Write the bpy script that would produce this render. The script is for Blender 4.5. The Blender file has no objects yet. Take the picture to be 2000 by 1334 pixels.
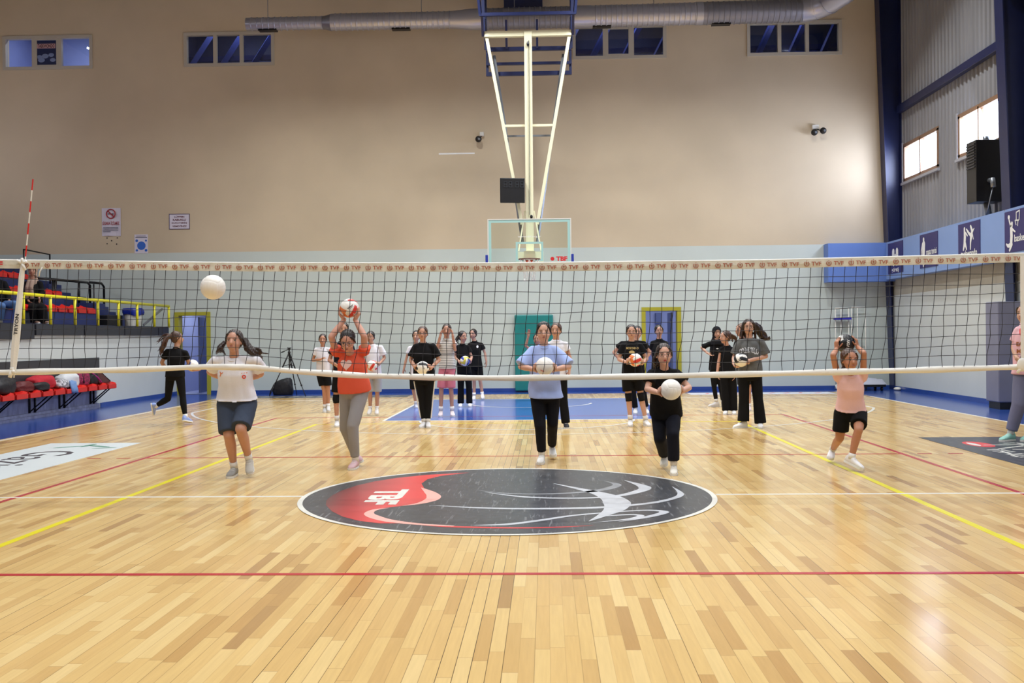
import bpy, bmesh, math, random
import numpy as np
from mathutils import Vector, Matrix
from mathutils.bvhtree import BVHTree
random.seed(7); np.random.seed(7)
S = bpy.context.scene
COL = S.collection

# ------------------------------------------------------------------ camera
CAM = np.array([0.3378, -9.0809, 1.422]); YAW, PITCH, ROLL, FPX = 0.0335, -0.005, -0.0098, 1987.5
def _axes():
    cy, sy, cp, sp = math.cos(YAW), math.sin(YAW), math.cos(PITCH), math.sin(PITCH)
    f = np.array([-sy*cp, cy*cp, sp]); r = np.array([cy, sy, 0.0]); u = np.cross(r, f)
    c, s = math.cos(ROLL), math.sin(ROLL)
    return c*r+s*u, -s*r+c*u, f
RX, UX, FX = _axes()
cam_data = bpy.data.cameras.new('camera'); cam = bpy.data.objects.new('camera', cam_data); COL.objects.link(cam)
cam_data.sensor_width = 36; cam_data.lens = FPX/2000*36; cam_data.clip_end = 200; cam_data.clip_start = .05
M4 = Matrix(((RX[0], UX[0], -FX[0], CAM[0]), (RX[1], UX[1], -FX[1], CAM[1]), (RX[2], UX[2], -FX[2], CAM[2]), (0, 0, 0, 1)))
cam.matrix_world = M4
S.camera = cam
def ray(x, y): return FX + RX*(x-1000)/FPX - UX*(y-667)/FPX
def at(x, y, Y):                       # the point of the photographed ray at world depth Y
    d = ray(x, y); return CAM + d*((Y-CAM[1])/d[1])
def fl(x, y, z=0.0):                   # where that ray meets the floor
    d = ray(x, y); return CAM + d*((z-CAM[2])/d[2])

# ------------------------------------------------------------------ world, lights, exposure
S.view_settings.view_transform = 'Standard'; S.view_settings.look = 'None'
S.view_settings.gamma = 1; S.view_settings.use_curve_mapping = False
S.view_settings.exposure = 0.18
W = bpy.data.worlds.new('daylight'); S.world = W; W.use_nodes = True
W.node_tree.nodes['Background'].inputs[0].default_value = (.75, .85, 1, 1)
W.node_tree.nodes['Background'].inputs[1].default_value = 9.0

def area(name, loc, target, sx, sy, power, color):
    l = bpy.data.lights.new(name, 'AREA'); l.shape = 'RECTANGLE'; l.size = sx; l.size_y = sy
    l.energy = power; l.color = color
    o = bpy.data.objects.new(name, l); COL.objects.link(o); o.location = loc
    d = Vector(target)-Vector(loc); o.rotation_euler = d.to_track_quat('-Z', 'Y').to_euler()
    return o
# daylight coming in through the window strips of the two long sides
for y, p_, tx, ty in ((15.3, 110, 4, 17.5), (12.15, 110, 2, 17), (7.4, 60, 0, 10), (3.6, 40, 0, 5), (0.0, 38, 0, 1), (-3.6, 38, 0, -3), (-7.2, 38, 0, -7)):
    area('window_daylight', (9.45, y, 5.6), (tx, ty, 3.2), 1.9, .8, p_, (.70, .76, 1))
area('window_daylight', (-14.8, 13.5, 6.2), (-12, 17.5, 5.0), 1.4, 1.0, 45, (.80, .82, 1))
for y in (8.0, 2.5, -3.0, -8.5):
    area('window_daylight', (-14.7, y, 7.2), (0, y+3, 3.5), 3.0, 1.2, 60, (.78, .82, 1))
LAMPS = [(x, y) for y in (-8.5, -3.2, 2.0, 7.2, 11.6) for x in (-6.2, -2.1, 2.1, 6.2)]
for x, y in LAMPS:
    hb_ = area('high_bay_light', (x, y, 10.32), (x, y, 0), .5, .5, (250 if y > 10 else 112)*(1 if abs(x) < 5 else .72), (.96, .98, 1)); hb_.data.spread = math.radians(128)

# ------------------------------------------------------------------ materials
def lin(c):
    if isinstance(c, str):
        c = c.lstrip('#'); c = [int(c[i:i+2], 16)/255 for i in (0, 2, 4)]
    return tuple((v/12.92 if v <= .04045 else ((v+.055)/1.055)**2.4) for v in c)+(1,)
MATS = {}
def mat(name, color, rough=.6, metal=0.0, noise=0.0, nscale=8.0, bump=0.0, bscale=60.0, stretch=(1, 1, 1), coat=0.0, emit=0.0, subsurf=0.0, c2=None, spec=None):
    if name in MATS: return MATS[name]
    m = bpy.data.materials.new(name); m.use_nodes = True; nt = m.node_tree; b = nt.nodes['Principled BSDF']
    col = lin(color); b.inputs['Base Color'].default_value = col
    b.inputs['Roughness'].default_value = rough; b.inputs['Metallic'].default_value = metal
    if spec is not None: b.inputs['Specular IOR Level'].default_value = spec
    if coat: b.inputs['Coat Weight'].default_value = coat; b.inputs['Coat Roughness'].default_value = .08
    if subsurf: b.inputs['Subsurface Weight'].default_value = subsurf; b.inputs['Subsurface Radius'].default_value = (.012, .005, .003)
    if emit: b.inputs['Emission Color'].default_value = col; b.inputs['Emission Strength'].default_value = emit
    tc = nt.nodes.new('ShaderNodeTexCoord'); mp = nt.nodes.new('ShaderNodeMapping'); mp.inputs['Scale'].default_value = stretch
    nt.links.new(tc.outputs['Object'], mp.inputs['Vector'])
    if noise:
        n = nt.nodes.new('ShaderNodeTexNoise'); n.inputs['Scale'].default_value = nscale; n.inputs['Detail'].default_value = 5
        nt.links.new(mp.outputs[0], n.inputs['Vector'])
        r = nt.nodes.new('ShaderNodeValToRGB'); r.color_ramp.elements[0].position = .3; r.color_ramp.elements[1].position = .7
        if c2 is None:
            r.color_ramp.elements[0].color = tuple(v*(1-noise) for v in col[:3])+(1,)
            r.color_ramp.elements[1].color = tuple(min(1, v*(1+noise*.6)) for v in col[:3])+(1,)
        else:
            r.color_ramp.elements[0].color = lin(c2); r.color_ramp.elements[1].color = col
        nt.links.new(n.outputs['Fac'], r.inputs[0]); nt.links.new(r.outputs[0], b.inputs['Base Color'])
    if bump:
        n = nt.nodes.new('ShaderNodeTexNoise'); n.inputs['Scale'].default_value = bscale; n.inputs['Detail'].default_value = 3
        nt.links.new(mp.outputs[0], n.inputs['Vector'])
        bp = nt.nodes.new('ShaderNodeBump'); bp.inputs['Strength'].default_value = bump; bp.inputs['Distance'].default_value = .02
        nt.links.new(n.outputs['Fac'], bp.inputs['Height']); nt.links.new(bp.outputs[0], b.inputs['Normal'])
    MATS[name] = m
    return m
def glass(name, tint=(.9, .97, .95), alpha=.05, rough=.02):
    m = bpy.data.materials.new(name); m.use_nodes = True; nt = m.node_tree; nt.nodes.clear()
    o = nt.nodes.new('ShaderNodeOutputMaterial'); t = nt.nodes.new('ShaderNodeBsdfTransparent'); t.inputs[0].default_value = tint+(1,)
    g = nt.nodes.new('ShaderNodeBsdfGlossy'); g.inputs['Roughness'].default_value = rough
    lw = nt.nodes.new('ShaderNodeLayerWeight'); pw = nt.nodes.new('ShaderNodeMath'); pw.operation = 'POWER'; pw.inputs[1].default_value = 5
    ad = nt.nodes.new('ShaderNodeMath'); ad.operation = 'ADD'; ad.inputs[1].default_value = alpha
    mx = nt.nodes.new('ShaderNodeMixShader'); L = nt.links.new
    L(lw.outputs['Facing'], pw.inputs[0]); L(pw.outputs[0], ad.inputs[0]); L(ad.outputs[0], mx.inputs[0]); L(t.outputs[0], mx.inputs[1]); L(g.outputs[0], mx.inputs[2]); L(mx.outputs[0], o.inputs[0])
    MATS[name] = m; return m

def floor_material():
    m = bpy.data.materials.new('maple_strip_floor'); m.use_nodes = True; nt = m.node_tree; b = nt.nodes['Principled BSDF']
    N = nt.nodes.new; L = nt.links.new
    g = N('ShaderNodeNewGeometry'); sx = N('ShaderNodeSeparateXYZ'); L(g.outputs['Position'], sx.inputs[0])
    def mth(op, a, c=None, d=None):
        n = N('ShaderNodeMath'); n.operation = op
        for i, v in enumerate((a, c, d)):
            if v is None: continue
            if isinstance(v, (int, float)): n.inputs[i].default_value = v
            else: L(v, n.inputs[i])
        return n.outputs[0]
    wd, ln = .0685, .74
    u = mth('DIVIDE', sx.outputs[0], wd); i = mth('FLOOR', u); fu = mth('FRACT', u)
    w1 = N('ShaderNodeTexWhiteNoise'); w1.noise_dimensions = '1D'; L(i, w1.inputs['W'])
    v = mth('ADD', mth('DIVIDE', sx.outputs[1], ln), mth('MULTIPLY', w1.outputs[0], 7.31)); j = mth('FLOOR', v); fv = mth('FRACT', v)
    cb = N('ShaderNodeCombineXYZ'); L(i, cb.inputs[0]); L(j, cb.inputs[1])
    w2 = N('ShaderNodeTexWhiteNoise'); w2.noise_dimensions = '2D'; L(cb.outputs[0], w2.inputs['Vector'])
    rp = N('ShaderNodeValToRGB'); e = rp.color_ramp.elements
    e[0].position = 0; e[0].color = lin('#ae8957'); e[1].position = 1; e[1].color = lin('#dfc287')
    for p, c in ((.04, '#bd955b'), (.12, '#caa568'), (.4, '#d3af70'), (.8, '#d9b879')):
        k = e.new(p); k.color = lin(c)
    L(w2.outputs[0], rp.inputs[0])
    # grain
    cg = N('ShaderNodeCombineXYZ'); L(mth('MULTIPLY', sx.outputs[0], 40), cg.inputs[0]); L(mth('MULTIPLY', sx.outputs[1], 2.2), cg.inputs[1]); L(mth('MULTIPLY', w2.outputs[0], 50), cg.inputs[2])
    ns = N('ShaderNodeTexNoise'); ns.inputs['Scale'].default_value = 1.6; ns.inputs['Detail'].default_value = 4; L(cg.outputs[0], ns.inputs['Vector'])
    hs = N('ShaderNodeHueSaturation'); L(rp.outputs[0], hs.inputs['Color']); L(mth('ADD', mth('MULTIPLY', ns.outputs[0],   .22), .89), hs.inputs['Value'])
    # seams
    du = mth('MULTIPLY', mth('MINIMUM', fu, mth('SUBTRACT', 1, fu)), wd); dv = mth('MULTIPLY', mth('MINIMUM', fv, mth('SUBTRACT', 1, fv)), ln)
    w3 = N('ShaderNodeTexWhiteNoise'); w3.noise_dimensions = '1D'; L(mth('ADD', mth('ROUND', u), .37), w3.inputs['W'])
    sm = mth('MULTIPLY', mth('LESS_THAN', du, .0017), mth('ADD', mth('MULTIPLY', mth('POWER', w3.outputs[0], 3.0), .9), .12))
    se = mth('MULTIPLY', mth('LESS_THAN', dv, .0016), .45)
    seam = mth('MAXIMUM', sm, se)
    mx = N('ShaderNodeMix'); mx.data_type = 'RGBA'; L(seam, mx.inputs[0]); L(hs.outputs[0], mx.inputs[6]); mx.inputs[7].default_value = lin('#4a3620')
    L(mx.outputs[2], b.inputs['Base Color'])
    rn = N('ShaderNodeTexNoise'); rn.inputs['Scale'].default_value = 1.2; L(g.outputs['Position'], rn.inputs['Vector'])
    L(mth('ADD', mth('MULTIPLY', rn.outputs[0], .12), .12), b.inputs['Roughness'])
    bp = N('ShaderNodeBump'); bp.inputs['Strength'].default_value = .06; bp.inputs['Distance'].default_value = .01
    L(mth('ADD', w2.outputs[0], mth('MULTIPLY', ns.outputs[0], .2)), bp.inputs['Height']); L(bp.outputs[0], b.inputs['Normal'])
    b.inputs['Specular IOR Level'].default_value = .5
    MATS['floor'] = m; return m

# ------------------------------------------------------------------ mesh collecting helper
class MB:
    def __init__(s): s.v = []; s.f = []; s.m = []; s.n = 0
    def add(s, v, f, mi=0):
        v = np.asarray(v, float).reshape(-1, 3); s.v.append(v)
        s.f += [tuple(i+s.n for i in q) for q in f]; s.m += [mi]*len(f); s.n += len(v); return s
    def box(s, a, b, mi=0):
        (x0, y0, z0), (x1, y1, z1) = a, b
        v = [(x0, y0, z0), (x1, y0, z0), (x1, y1, z0), (x0, y1, z0), (x0, y0, z1), (x1, y0, z1), (x1, y1, z1), (x0, y1, z1)]
        return s.add(v, [(0, 3, 2, 1), (4, 5, 6, 7), (0, 1, 5, 4), (1, 2, 6, 5), (2, 3, 7, 6), (3, 0, 4, 7)], mi)
    def bar(s, a, b, w, h=None, up=(0, 0, 1), mi=0):          # rectangular bar from a to b
        a = np.array(a, float); b = np.array(b, float); h = h or w
        d = b-a; d = d/np.linalg.norm(d); up = np.array(up, float)
        if abs(d@up) > .98: up = np.array((0, 1.0, 0))
        x = np.cross(d, up); x /= np.linalg.norm(x); y = np.cross(x, d)
        c = [(-w/2, -h/2), (w/2, -h/2), (w/2, h/2), (-w/2, h/2)]
        v = [a+x*p+y*q for p, q in c]+[b+x*p+y*q for p, q in c]
        return s.add(v, [(3, 2, 1, 0), (4, 5, 6, 7), (0, 1, 5, 4), (1, 2, 6, 5), (2, 3, 7, 6), (3, 0, 4, 7)], mi)
    def tube(s, pts, r, n=10, mi=0, caps=True, closed=False):
        P = [np.array(p, float) for p in pts]; k = len(P); R = r if hasattr(r, '__len__') else [r]*k
        ref = None; V = []
        for i in range(k):
            a = P[(i-1) % k] if (closed or i > 0) else P[i]; b = P[(i+1) % k] if (closed or i < k-1) else P[i]
            d = b-a; d = d/(np.linalg.norm(d)+1e-12)
            if ref is None: ref = np.array((0, 0, 1.0)) if abs(d[2]) < .9 else np.array((1.0, 0, 0))
            x = ref-d*(d@ref); x /= np.linalg.norm(x)+1e-12; ref = x; y = np.cross(d, x)
            for j in range(n):
                t = 2*math.pi*j/n; V.append(P[i]+(x*math.cos(t)+y*math.sin(t))*R[i])
        F = []
        for i in range(k if closed else k-1):
            for j in range(n):
                a = i*n+j; b = i*n+(j+1) % n; c = ((i+1) % k)*n+(j+1) % n; d = ((i+1) % k)*n+j
                F.append((a, b, c, d))
        if caps and not closed: F.append(tuple(range(n-1, -1, -1))); F.append(tuple((k-1)*n+j for j in range(n)))
        return s.add(V, F, mi)
    def lathe(s, o, prof, n=24, axis=(0, 0, 1), mi=0):       # prof: (radius, height) along axis
        ax = np.array(axis, float); ax /= np.linalg.norm(ax); ref = np.array((1.0, 0, 0)) if abs(ax[0]) < .9 else np.array((0, 1.0, 0))
        x = np.cross(ax, ref); x /= np.linalg.norm(x); y = np.cross(ax, x); o = np.array(o, float); V = []; F = []
        for r, h in prof:
            for j in range(n):
                t = 2*math.pi*j/n; V.append(o+ax*h+(x*math.cos(t)+y*math.sin(t))*max(r, 1e-5))
        for i in range(len(prof)-1):
            for j in range(n): F.append((i*n+j, i*n+(j+1) % n, (i+1)*n+(j+1) % n, (i+1)*n+j))
        F.append(tuple(range(n-1, -1, -1))); F.append(tuple((len(prof)-1)*n+j for j in range(n)))
        return s.add(V, F, mi)
    def ball(s, c, r, rot=None, nu=16, nv=10, mi=0):
        r = np.array(r if hasattr(r, '__len__') else (r, r, r), float); V = [(0, 0, 1)]
        for i in range(1, nv):
            for j in range(nu):
                p, t = math.pi*i/nv, 2*math.pi*j/nu; V.append((math.sin(p)*math.cos(t), math.sin(p)*math.sin(t), math.cos(p)))
        V.append((0, 0, -1)); V = np.array(V)*r
        if rot is not None: V = V@np.array(rot).T
        F = [(0, 1+j, 1+(j+1) % nu) for j in range(nu)]
        for i in range(nv-2):
            for j in range(nu):
                a = 1+i*nu+j; b = 1+i*nu+(j+1) % nu; F.append((a, a+nu, b+nu, b))
        l = len(V)-1; F += [(l, 1+(nv-2)*nu+(j+1) % nu, 1+(nv-2)*nu+j) for j in range(nu)]
        return s.add(V+np.array(c, float), F, mi)
    def poly(s, pts, mi=0, thick=None, up=(0, 0, 1)):
        n = len(pts); P = np.array([np.array(p, float) for p in pts])
        if thick is None: return s.add(P, [tuple(range(n))], mi)
        u = np.array(up, float)*thick
        return s.add(np.vstack((P, P+u)), [tuple(range(n-1, -1, -1)), tuple(range(n, 2*n))]+[(i, (i+1) % n, n+(i+1) % n, n+i) for i in range(n)], mi)
    def mesh(s, name, mats, smooth=False):
        me = bpy.data.meshes.new(name); v = np.vstack(s.v) if s.v else np.zeros((0, 3))
        me.from_pydata(v.tolist(), [], s.f)
        for m in (mats if isinstance(mats, (list, tuple)) else [mats]): me.materials.append(m)
        me.polygons.foreach_set('material_index', s.m)
        if smooth: me.polygons.foreach_set('use_smooth', [True]*len(s.f))
        me.update(); return me
    def build(s, name, mats, parent=None, smooth=False, bevel=0.0, label=None, auto=False):
        me = s.mesh(name, mats, smooth or auto); o = bpy.data.objects.new(name, me); COL.objects.link(o)
        if parent is not None: attach(o, parent)
        if auto: sharp(me)
        if bevel:
            md = o.modifiers.new('bevel', 'BEVEL'); md.width = bevel; md.segments = 2; md.limit_method = 'ANGLE'
        if label: o['label'] = label
        return o
def sharp(me, ang=40):
    me.set_sharp_from_angle(angle=math.radians(ang))
def attach(o, parent):
    o.parent = parent
    q = parent; M = Matrix.Identity(4); chain = []
    while q is not None: chain.append(q); q = q.parent
    for q in reversed(chain): M = M @ q.matrix_parent_inverse @ Matrix.LocRotScale(q.location, q.rotation_euler, q.scale)
    o.matrix_parent_inverse = M.inverted()
def empty(name, loc, label, cat, group=None):
    o = bpy.data.objects.new(name, None); COL.objects.link(o); o.location = loc; o.empty_display_size = .1
    return tag(o, label, cat, group)
def tag(o, label, cat, group=None):
    o['label'] = label; o['category'] = cat
    if group: o['group'] = group
    return o
def struct(o): o['kind'] = 'structure'; return o
def dup(root, loc, label=None):
    r = root.copy(); COL.objects.link(r)
    off = Vector(loc)-root.location; r.location = loc
    if label: r['label'] = label
    for ch in root.children:
        c = ch.copy(); COL.objects.link(c); c.parent = r; c.matrix_parent_inverse = ch.matrix_parent_inverse
        for g in ch.children:
            d = g.copy(); COL.objects.link(d); d.parent = c; d.matrix_parent_inverse = g.matrix_parent_inverse
    return r
_TX = {}
def text_geo(txt, bold=.0, sp=1.0):
    k = (txt, bold, sp)
    if k in _TX: return _TX[k]
    cu = bpy.data.curves.new('t', 'FONT'); cu.body = txt; cu.size = 1; cu.offset = bold; cu.space_character = sp; cu.resolution_u = 3
    cu.fill_mode = 'FRONT'
    o = bpy.data.objects.new('t', cu); COL.objects.link(o)
    dg = bpy.context.evaluated_depsgraph_get(); me = bpy.data.meshes.new_from_object(o.evaluated_get(dg))
    v = np.array([tuple(q.co) for q in me.vertices]) if len(me.vertices) else np.zeros((1, 3)); f = [tuple(p.vertices) for p in me.polygons]
    bpy.data.objects.remove(o); bpy.data.curves.remove(cu); bpy.data.meshes.remove(me)
    mn, mx_ = v.min(0), v.max(0); v = v-(mn+mx_)/2
    _TX[k] = (v, f, mx_-mn); return _TX[k]
def lettering(mb, txt, center, right, up, width=None, height=None, bold=.02, mi=0, sp=1.0, off=0.0):
    """flat letters centred at a point, spanning width and/or height"""
    v, f, sz = text_geo(txt, bold, sp)
    kx = width/sz[0] if width else height/sz[1]; ky = height/sz[1] if height else kx
    r = np.array(right, float); u = np.array(up, float); nrm = np.cross(r, u); nrm /= np.linalg.norm(nrm)
    V = np.array(center, float)+np.outer(v[:, 0]*kx, r)+np.outer(v[:, 1]*ky, u)+nrm*off
    mb.add(V, f, mi)
# ------------------------------------------------------------------ common materials
m_floor = floor_material()
m_beige = mat('beige_plaster', '#cbbb9f', .75, noise=.10, nscale=.5, bump=.05, bscale=40)
m_green = mat('pale_green_plaster', '#c2ccc6', .6, noise=.03, nscale=1.0, bump=.04, bscale=30)
m_white = mat('pale_plaster', '#c6ccca', .6, noise=.03, nscale=1.5, bump=.04, bscale=30)
m_shade = mat('fascia_shade_plaster', '#a7a294', .8, noise=.12, nscale=2)  # wall plaster with the shadow of the fascia painted into its colour
m_apron = mat('blue_floor_paint', '#2b4a94', .17, noise=.08, nscale=3)
m_key = mat('blue_key_paint', '#3a5cae', .15, noise=.05, nscale=3)
m_wline = mat('white_line_paint', '#e8e6dc', .2)
m_rline = mat('red_line_paint', '#b52232', .2)
m_yline = mat('yellow_line_paint', '#e2d512', .25)
m_navy = mat('navy_steel', '#17214c', .38, noise=.1, nscale=4)
m_navyd = mat('dark_navy_panel', '#191d33', .5)
m_corr = mat('grey_corrugated_steel', '#96979b', .5, metal=.25, noise=.14, nscale=1.6, stretch=(1, 1, .25))
m_black = mat('black_satin', '#101013', .45)
m_blackm = mat('black_metal', '#141417', .35, metal=.4)
m_white_p = mat('white_paint', '#dedcd2', .45)
m_cream = mat('cream_steel', '#e8e5c4', .4)
m_grey = mat('grey_steel', '#8a8f96', .35, metal=.6)
m_red = mat('red_plastic', '#cf2019', .35)
m_yellow = mat('yellow_steel', '#e0da1e', .35)
m_olive = mat('olive_frame', '#a5a02c', .45)
m_bluebulk = mat('light_blue_panel', '#7f9bcf', .5, noise=.03, nscale=2)
m_bluebulk2 = mat('mid_blue_panel', '#6080c4', .5)
m_sign = mat('indigo_sign', '#302a66', .5)
m_signw = mat('sign_white', '#e6e8e6', .5)
m_duct = mat('galvanised_duct', '#b9bac6', .33, metal=.75)
m_ductd = mat('dull_duct', '#8c8c94', .4, metal=.6)
m_wood = mat('brown_window_frame', '#8a6a50', .5)
m_pvc = mat('window_frame_grey', '#b8b2a4', .5)
m_indigo = mat('indigo_room', '#3c4572', .6, noise=.2, nscale=1.5)
m_lilac = mat('lilac_corridor', '#a6afd4', .6)
m_slate = mat('slate_door', '#58648f', .5)
m_paleblue = mat('pale_blue_room', '#8591bd', .6, noise=.12, nscale=1.2)
m_glass = glass('window_glass', (.95, .97, 1), .05)
m_acr = glass('backboard_glass', (.96, .995, .98), .04)
m_mint = mat('mint_border', '#a9d4cc', .4)

BW = 16.9      # back wall
LW = -9.2      # low wall under the grandstand
RW = 9.02      # low wall on the right
FRONT = -13.0

# ------------------------------------------------------------------ floor with its painted lines
fb = MB(); fb.box((-15, FRONT, -.2), (9.6, BW+.2, 0)); floor = struct(fb.build('floor', m_floor))
ap = MB()
ap.box((LW, FRONT, 0), (-7.58, BW, .001)); ap.box((7.62, FRONT, 0), (RW+.3, BW, .001)); ap.box((-7.58, 15.95, 0), (7.62, BW, .001))
ap.build('painted_apron', m_apron, floor, label='blue painted border of the wooden floor')
kb = MB(); kb.box((-2.45, 8.2, 0), (2.45, 14.0, .0012)); kb.build('painted_key', m_key, floor, label='blue painted free throw lane')
def line(mb, p, q, w, z=.0024, z0=.0):
    p = np.array(p, float); q = np.array(q, float); d = (q-p)/np.linalg.norm(q-p); n = np.array((-d[1], d[0]))*w/2
    mb.poly([(*(p+n), z0), (*(p-n), z0), (*(q-n), z0), (*(q+n), z0)], thick=z-z0)
def arc(mb, c, r, a0, a1, w, z=.0024, n=64, sx=1.0):
    P = []
    for k in range(n+1):
        t = math.radians(a0+(a1-a0)*k/n); P.append((math.cos(t), math.sin(t)))
    V = []; 
    for x, y in P: V += [(c[0]+x*(r-w/2), c[1]+y*(r-w/2), z), (c[0]+x*(r+w/2), c[1]+y*(r+w/2), z)]
    F = [(2*k, 2*k+1, 2*k+3, 2*k+2) for k in range(n)]
    mb.add(V, F)
wl = MB()
line(wl, (-7.5, 0), (-1.83, 0), .05); line(wl, (1.83, 0), (7.5, 0), .05)
line(wl, (-7.5, FRONT+1), (-7.5, 14), .05); line(wl, (7.6, FRONT+1), (7.6, 14), .05)
line(wl, (-7.5, 14), (7.5, 14), .05); 
line(wl, (-2.45, 8.2), (2.45, 8.2), .05); line(wl, (-2.45, 8.2), (-2.45, 14), .05, .0026); line(wl, (2.45, 8.2), (2.45, 14), .05, .0026)
arc(wl, (0, 12.45), 6.84, 180+17, 360-17, .05)
_x = 6.84*math.cos(math.radians(17)); _y = 12.45-6.84*math.sin(math.radians(17))
line(wl, (-_x, _y), (-_x, 11.7), .05); line(wl, (_x, _y), (_x, 11.7), .05)
arc(wl, (0, 8.2), 1.8, 180, 360, .05); arc(wl, (0, 12.45), 1.27, 180, 360, .05, .0028)
wl.build('white_court_lines', m_wline, floor)
rl = MB()
line(rl, (-4.5, -9), (-4.5, 9), .05, .0022); line(rl, (4.5, -9), (4.5, 9), .05, .0022)
line(rl, (-4.5, 9), (4.5, 9), .04, .0021); line(rl, (-7.6, -3), (7.6, -3), .05, .0023); line(rl, (-4.5, 3), (4.5, 3), .04, .0023)
for s in (-1, 1):
    for k in range(4): line(rl, (s*(4.68+k*.36), 3), (s*(4.84+k*.36), 3), .04, .0023)
rl.build('red_court_lines', m_rline, floor)
yl = MB(); line(yl, (-3.47, -9), (-3.47, 7.62), .06, .002); line(yl, (3.47, -9), (3.47, 7.62), .06, .002); line(yl, (-3.47, 7.62), (3.47, 7.62), .03, .002)
yl.build('yellow_court_lines', m_yline, floor)

# ------------------------------------------------------------------ stickers on the floor
def fp(x, y, z): p = fl(x, y); return (p[0], p[1], z)
m_logo = mat('scuffed_black_vinyl', '#34363b', .3, noise=.5, nscale=14, c2='#43464c')
def scratches(m):
    nt = m.node_tree; b = nt.nodes['Principled BSDF']; src = b.inputs['Base Color'].links[0].from_socket
    g = nt.nodes.new('ShaderNodeNewGeometry'); out = src
    for ang, sc in ((.4, 1.0), (2.1, 1.3)):
        mp = nt.nodes.new('ShaderNodeMapping'); mp.inputs['Rotation'].default_value = (0, 0, ang); mp.inputs['Scale'].default_value = (34*sc, 2.6*sc, 1)
        n = nt.nodes.new('ShaderNodeTexNoise'); n.inputs['Scale'].default_value = 1; n.inputs['Detail'].default_value = 6; n.inputs['Distortion'].default_value = .9
        r = nt.nodes.new('ShaderNodeValToRGB'); r.color_ramp.elements[0].position = .62; r.color_ramp.elements[1].position = .69; r.color_ramp.elements[0].color = (0, 0, 0, 1); r.color_ramp.elements[1].color = (.4, .4, .4, 1)
        mx = nt.nodes.new('ShaderNodeMix'); mx.data_type = 'RGBA'; mx.inputs[7].default_value = lin('#9fa1a4')
        nt.links.new(g.outputs['Position'], mp.inputs['Vector']); nt.links.new(mp.outputs[0], n.inputs['Vector']); nt.links.new(n.outputs[0], r.inputs[0]); nt.links.new(r.outputs[0], mx.inputs[0]); nt.links.new(out, mx.inputs[6]); out = mx.outputs[2]
    nt.links.new(out, b.inputs['Base Color'])
scratches(m_logo)
# the red of the print fades out towards the rim
m_fade = bpy.data.materials.new('fading_red_print'); m_fade.use_nodes = True
_n = m_fade.node_tree; _b = _n.nodes['Principled BSDF']; _b.inputs['Roughness'].default_value = .3
_g = _n.nodes.new('ShaderNodeNewGeometry'); _s = _n.nodes.new('ShaderNodeSeparateXYZ'); _n.links.new(_g.outputs['Position'], _s.inputs[0])
_mr = _n.nodes.new('ShaderNodeMapRange'); _mr.inputs[1].default_value = -1.62; _mr.inputs[2].default_value = -1.0; _n.links.new(_s.outputs[0], _mr.inputs[0])
_r = _n.nodes.new('ShaderNodeValToRGB'); _r.color_ramp.elements[0].color = lin('#553033'); _r.color_ramp.elements[1].color = lin('#dc4444'); _n.links.new(_mr.outputs[0], _r.inputs[0]); _n.links.new(_r.outputs[0], _b.inputs['Base Color'])
m_silver = mat('silver_print', '#c3c6cb', .3, noise=.12, nscale=9)
m_silver2 = mat('dim_silver_print', '#8d9095', .3, noise=.2, nscale=9)
m_pink = mat('pink_print', '#f0b0a4', .3); m_redp = mat('red_print', '#d93438', .3)
lg = MB(); lg.lathe((-.02, 0, .001), [(1.80, 0), (1.80, .0030)], n=96)
logo = tag(lg.build('floor_sticker', m_logo), 'round scuffed black sticker in the centre circle with red crescent and silver ball', 'floor sticker')
rg = MB(); arc(rg, (-.02, 0), 1.818, 0, 360, .045, .0045, 128); rg.build('white_ring', m_wline, logo)
K = lambda x, y: (560+x/2.3256, 880+y/2.3256)
def ribbon(mb, pts, ws, z, mi=0, sub=6):
    P = [np.array(fl(*K(*p))[:2]) for p in pts]; Q = []; Wd = []
    for i in range(len(P)-1):
        a, b, c, d = P[max(i-1, 0)], P[i], P[i+1], P[min(i+2, len(P)-1)]
        for k in range(sub):
            t = k/sub; Q.append(.5*((2*b)+(c-a)*t+(2*a-5*b+4*c-d)*t*t+(3*b-a-3*c+d)*t**3)); Wd.append(ws[i]*(1-t)+ws[i+1]*t)
    Q.append(P[-1]); Wd.append(ws[-1]); V = []; n = len(Q)
    for i in range(n):
        d = Q[min(i+1, n-1)]-Q[max(i-1, 0)]; d /= np.linalg.norm(d)+1e-9; nn = np.array((-d[1], d[0]))*Wd[i]/2
        V += [(*(Q[i]+nn), z), (*(Q[i]-nn), z)]
    mb.add(V, [(2*i, 2*i+1, 2*i+3, 2*i+2) for i in range(n-1)], mi)
cr = MB()
cr.poly([fp(*K(*p), .0046) for p in [(830, 102), (700, 117), (640, 132), (612, 152), (625, 174), (655, 190), (672, 210), (660, 228), (620, 240), (540, 252), (450, 262), (400, 271), (372, 286), (380, 300), (430, 318), (520, 333), (420, 333), (330, 322), (255, 303), (205, 278), (178, 250), (180, 228), (205, 206), (250, 184), (320, 160), (400, 142), (500, 126), (640, 112)]])
cr.build('red_crescent', m_fade, logo)
ed = MB()
ribbon(ed, [(610, 170), (650, 192), (668, 210), (655, 226), (600, 243), (520, 254)], [.0, .10, .13, .12, .06, .0], .0049, 0)
ribbon(ed, [(470, 262), (400, 272), (374, 288), (400, 304), (470, 322), (600, 337), (760, 346)], [.0, .05, .08, .10, .09, .06, .03], .0049, 0)
ribbon(ed, [(560, 334), (700, 346), (850, 351), (1050, 354), (1250, 350), (1400, 342)], [.03, .05, .05, .045, .03, .0], .0047, 1)
ed.build('crescent_edge', [m_pink, m_redp], logo)
bl = MB()
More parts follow.
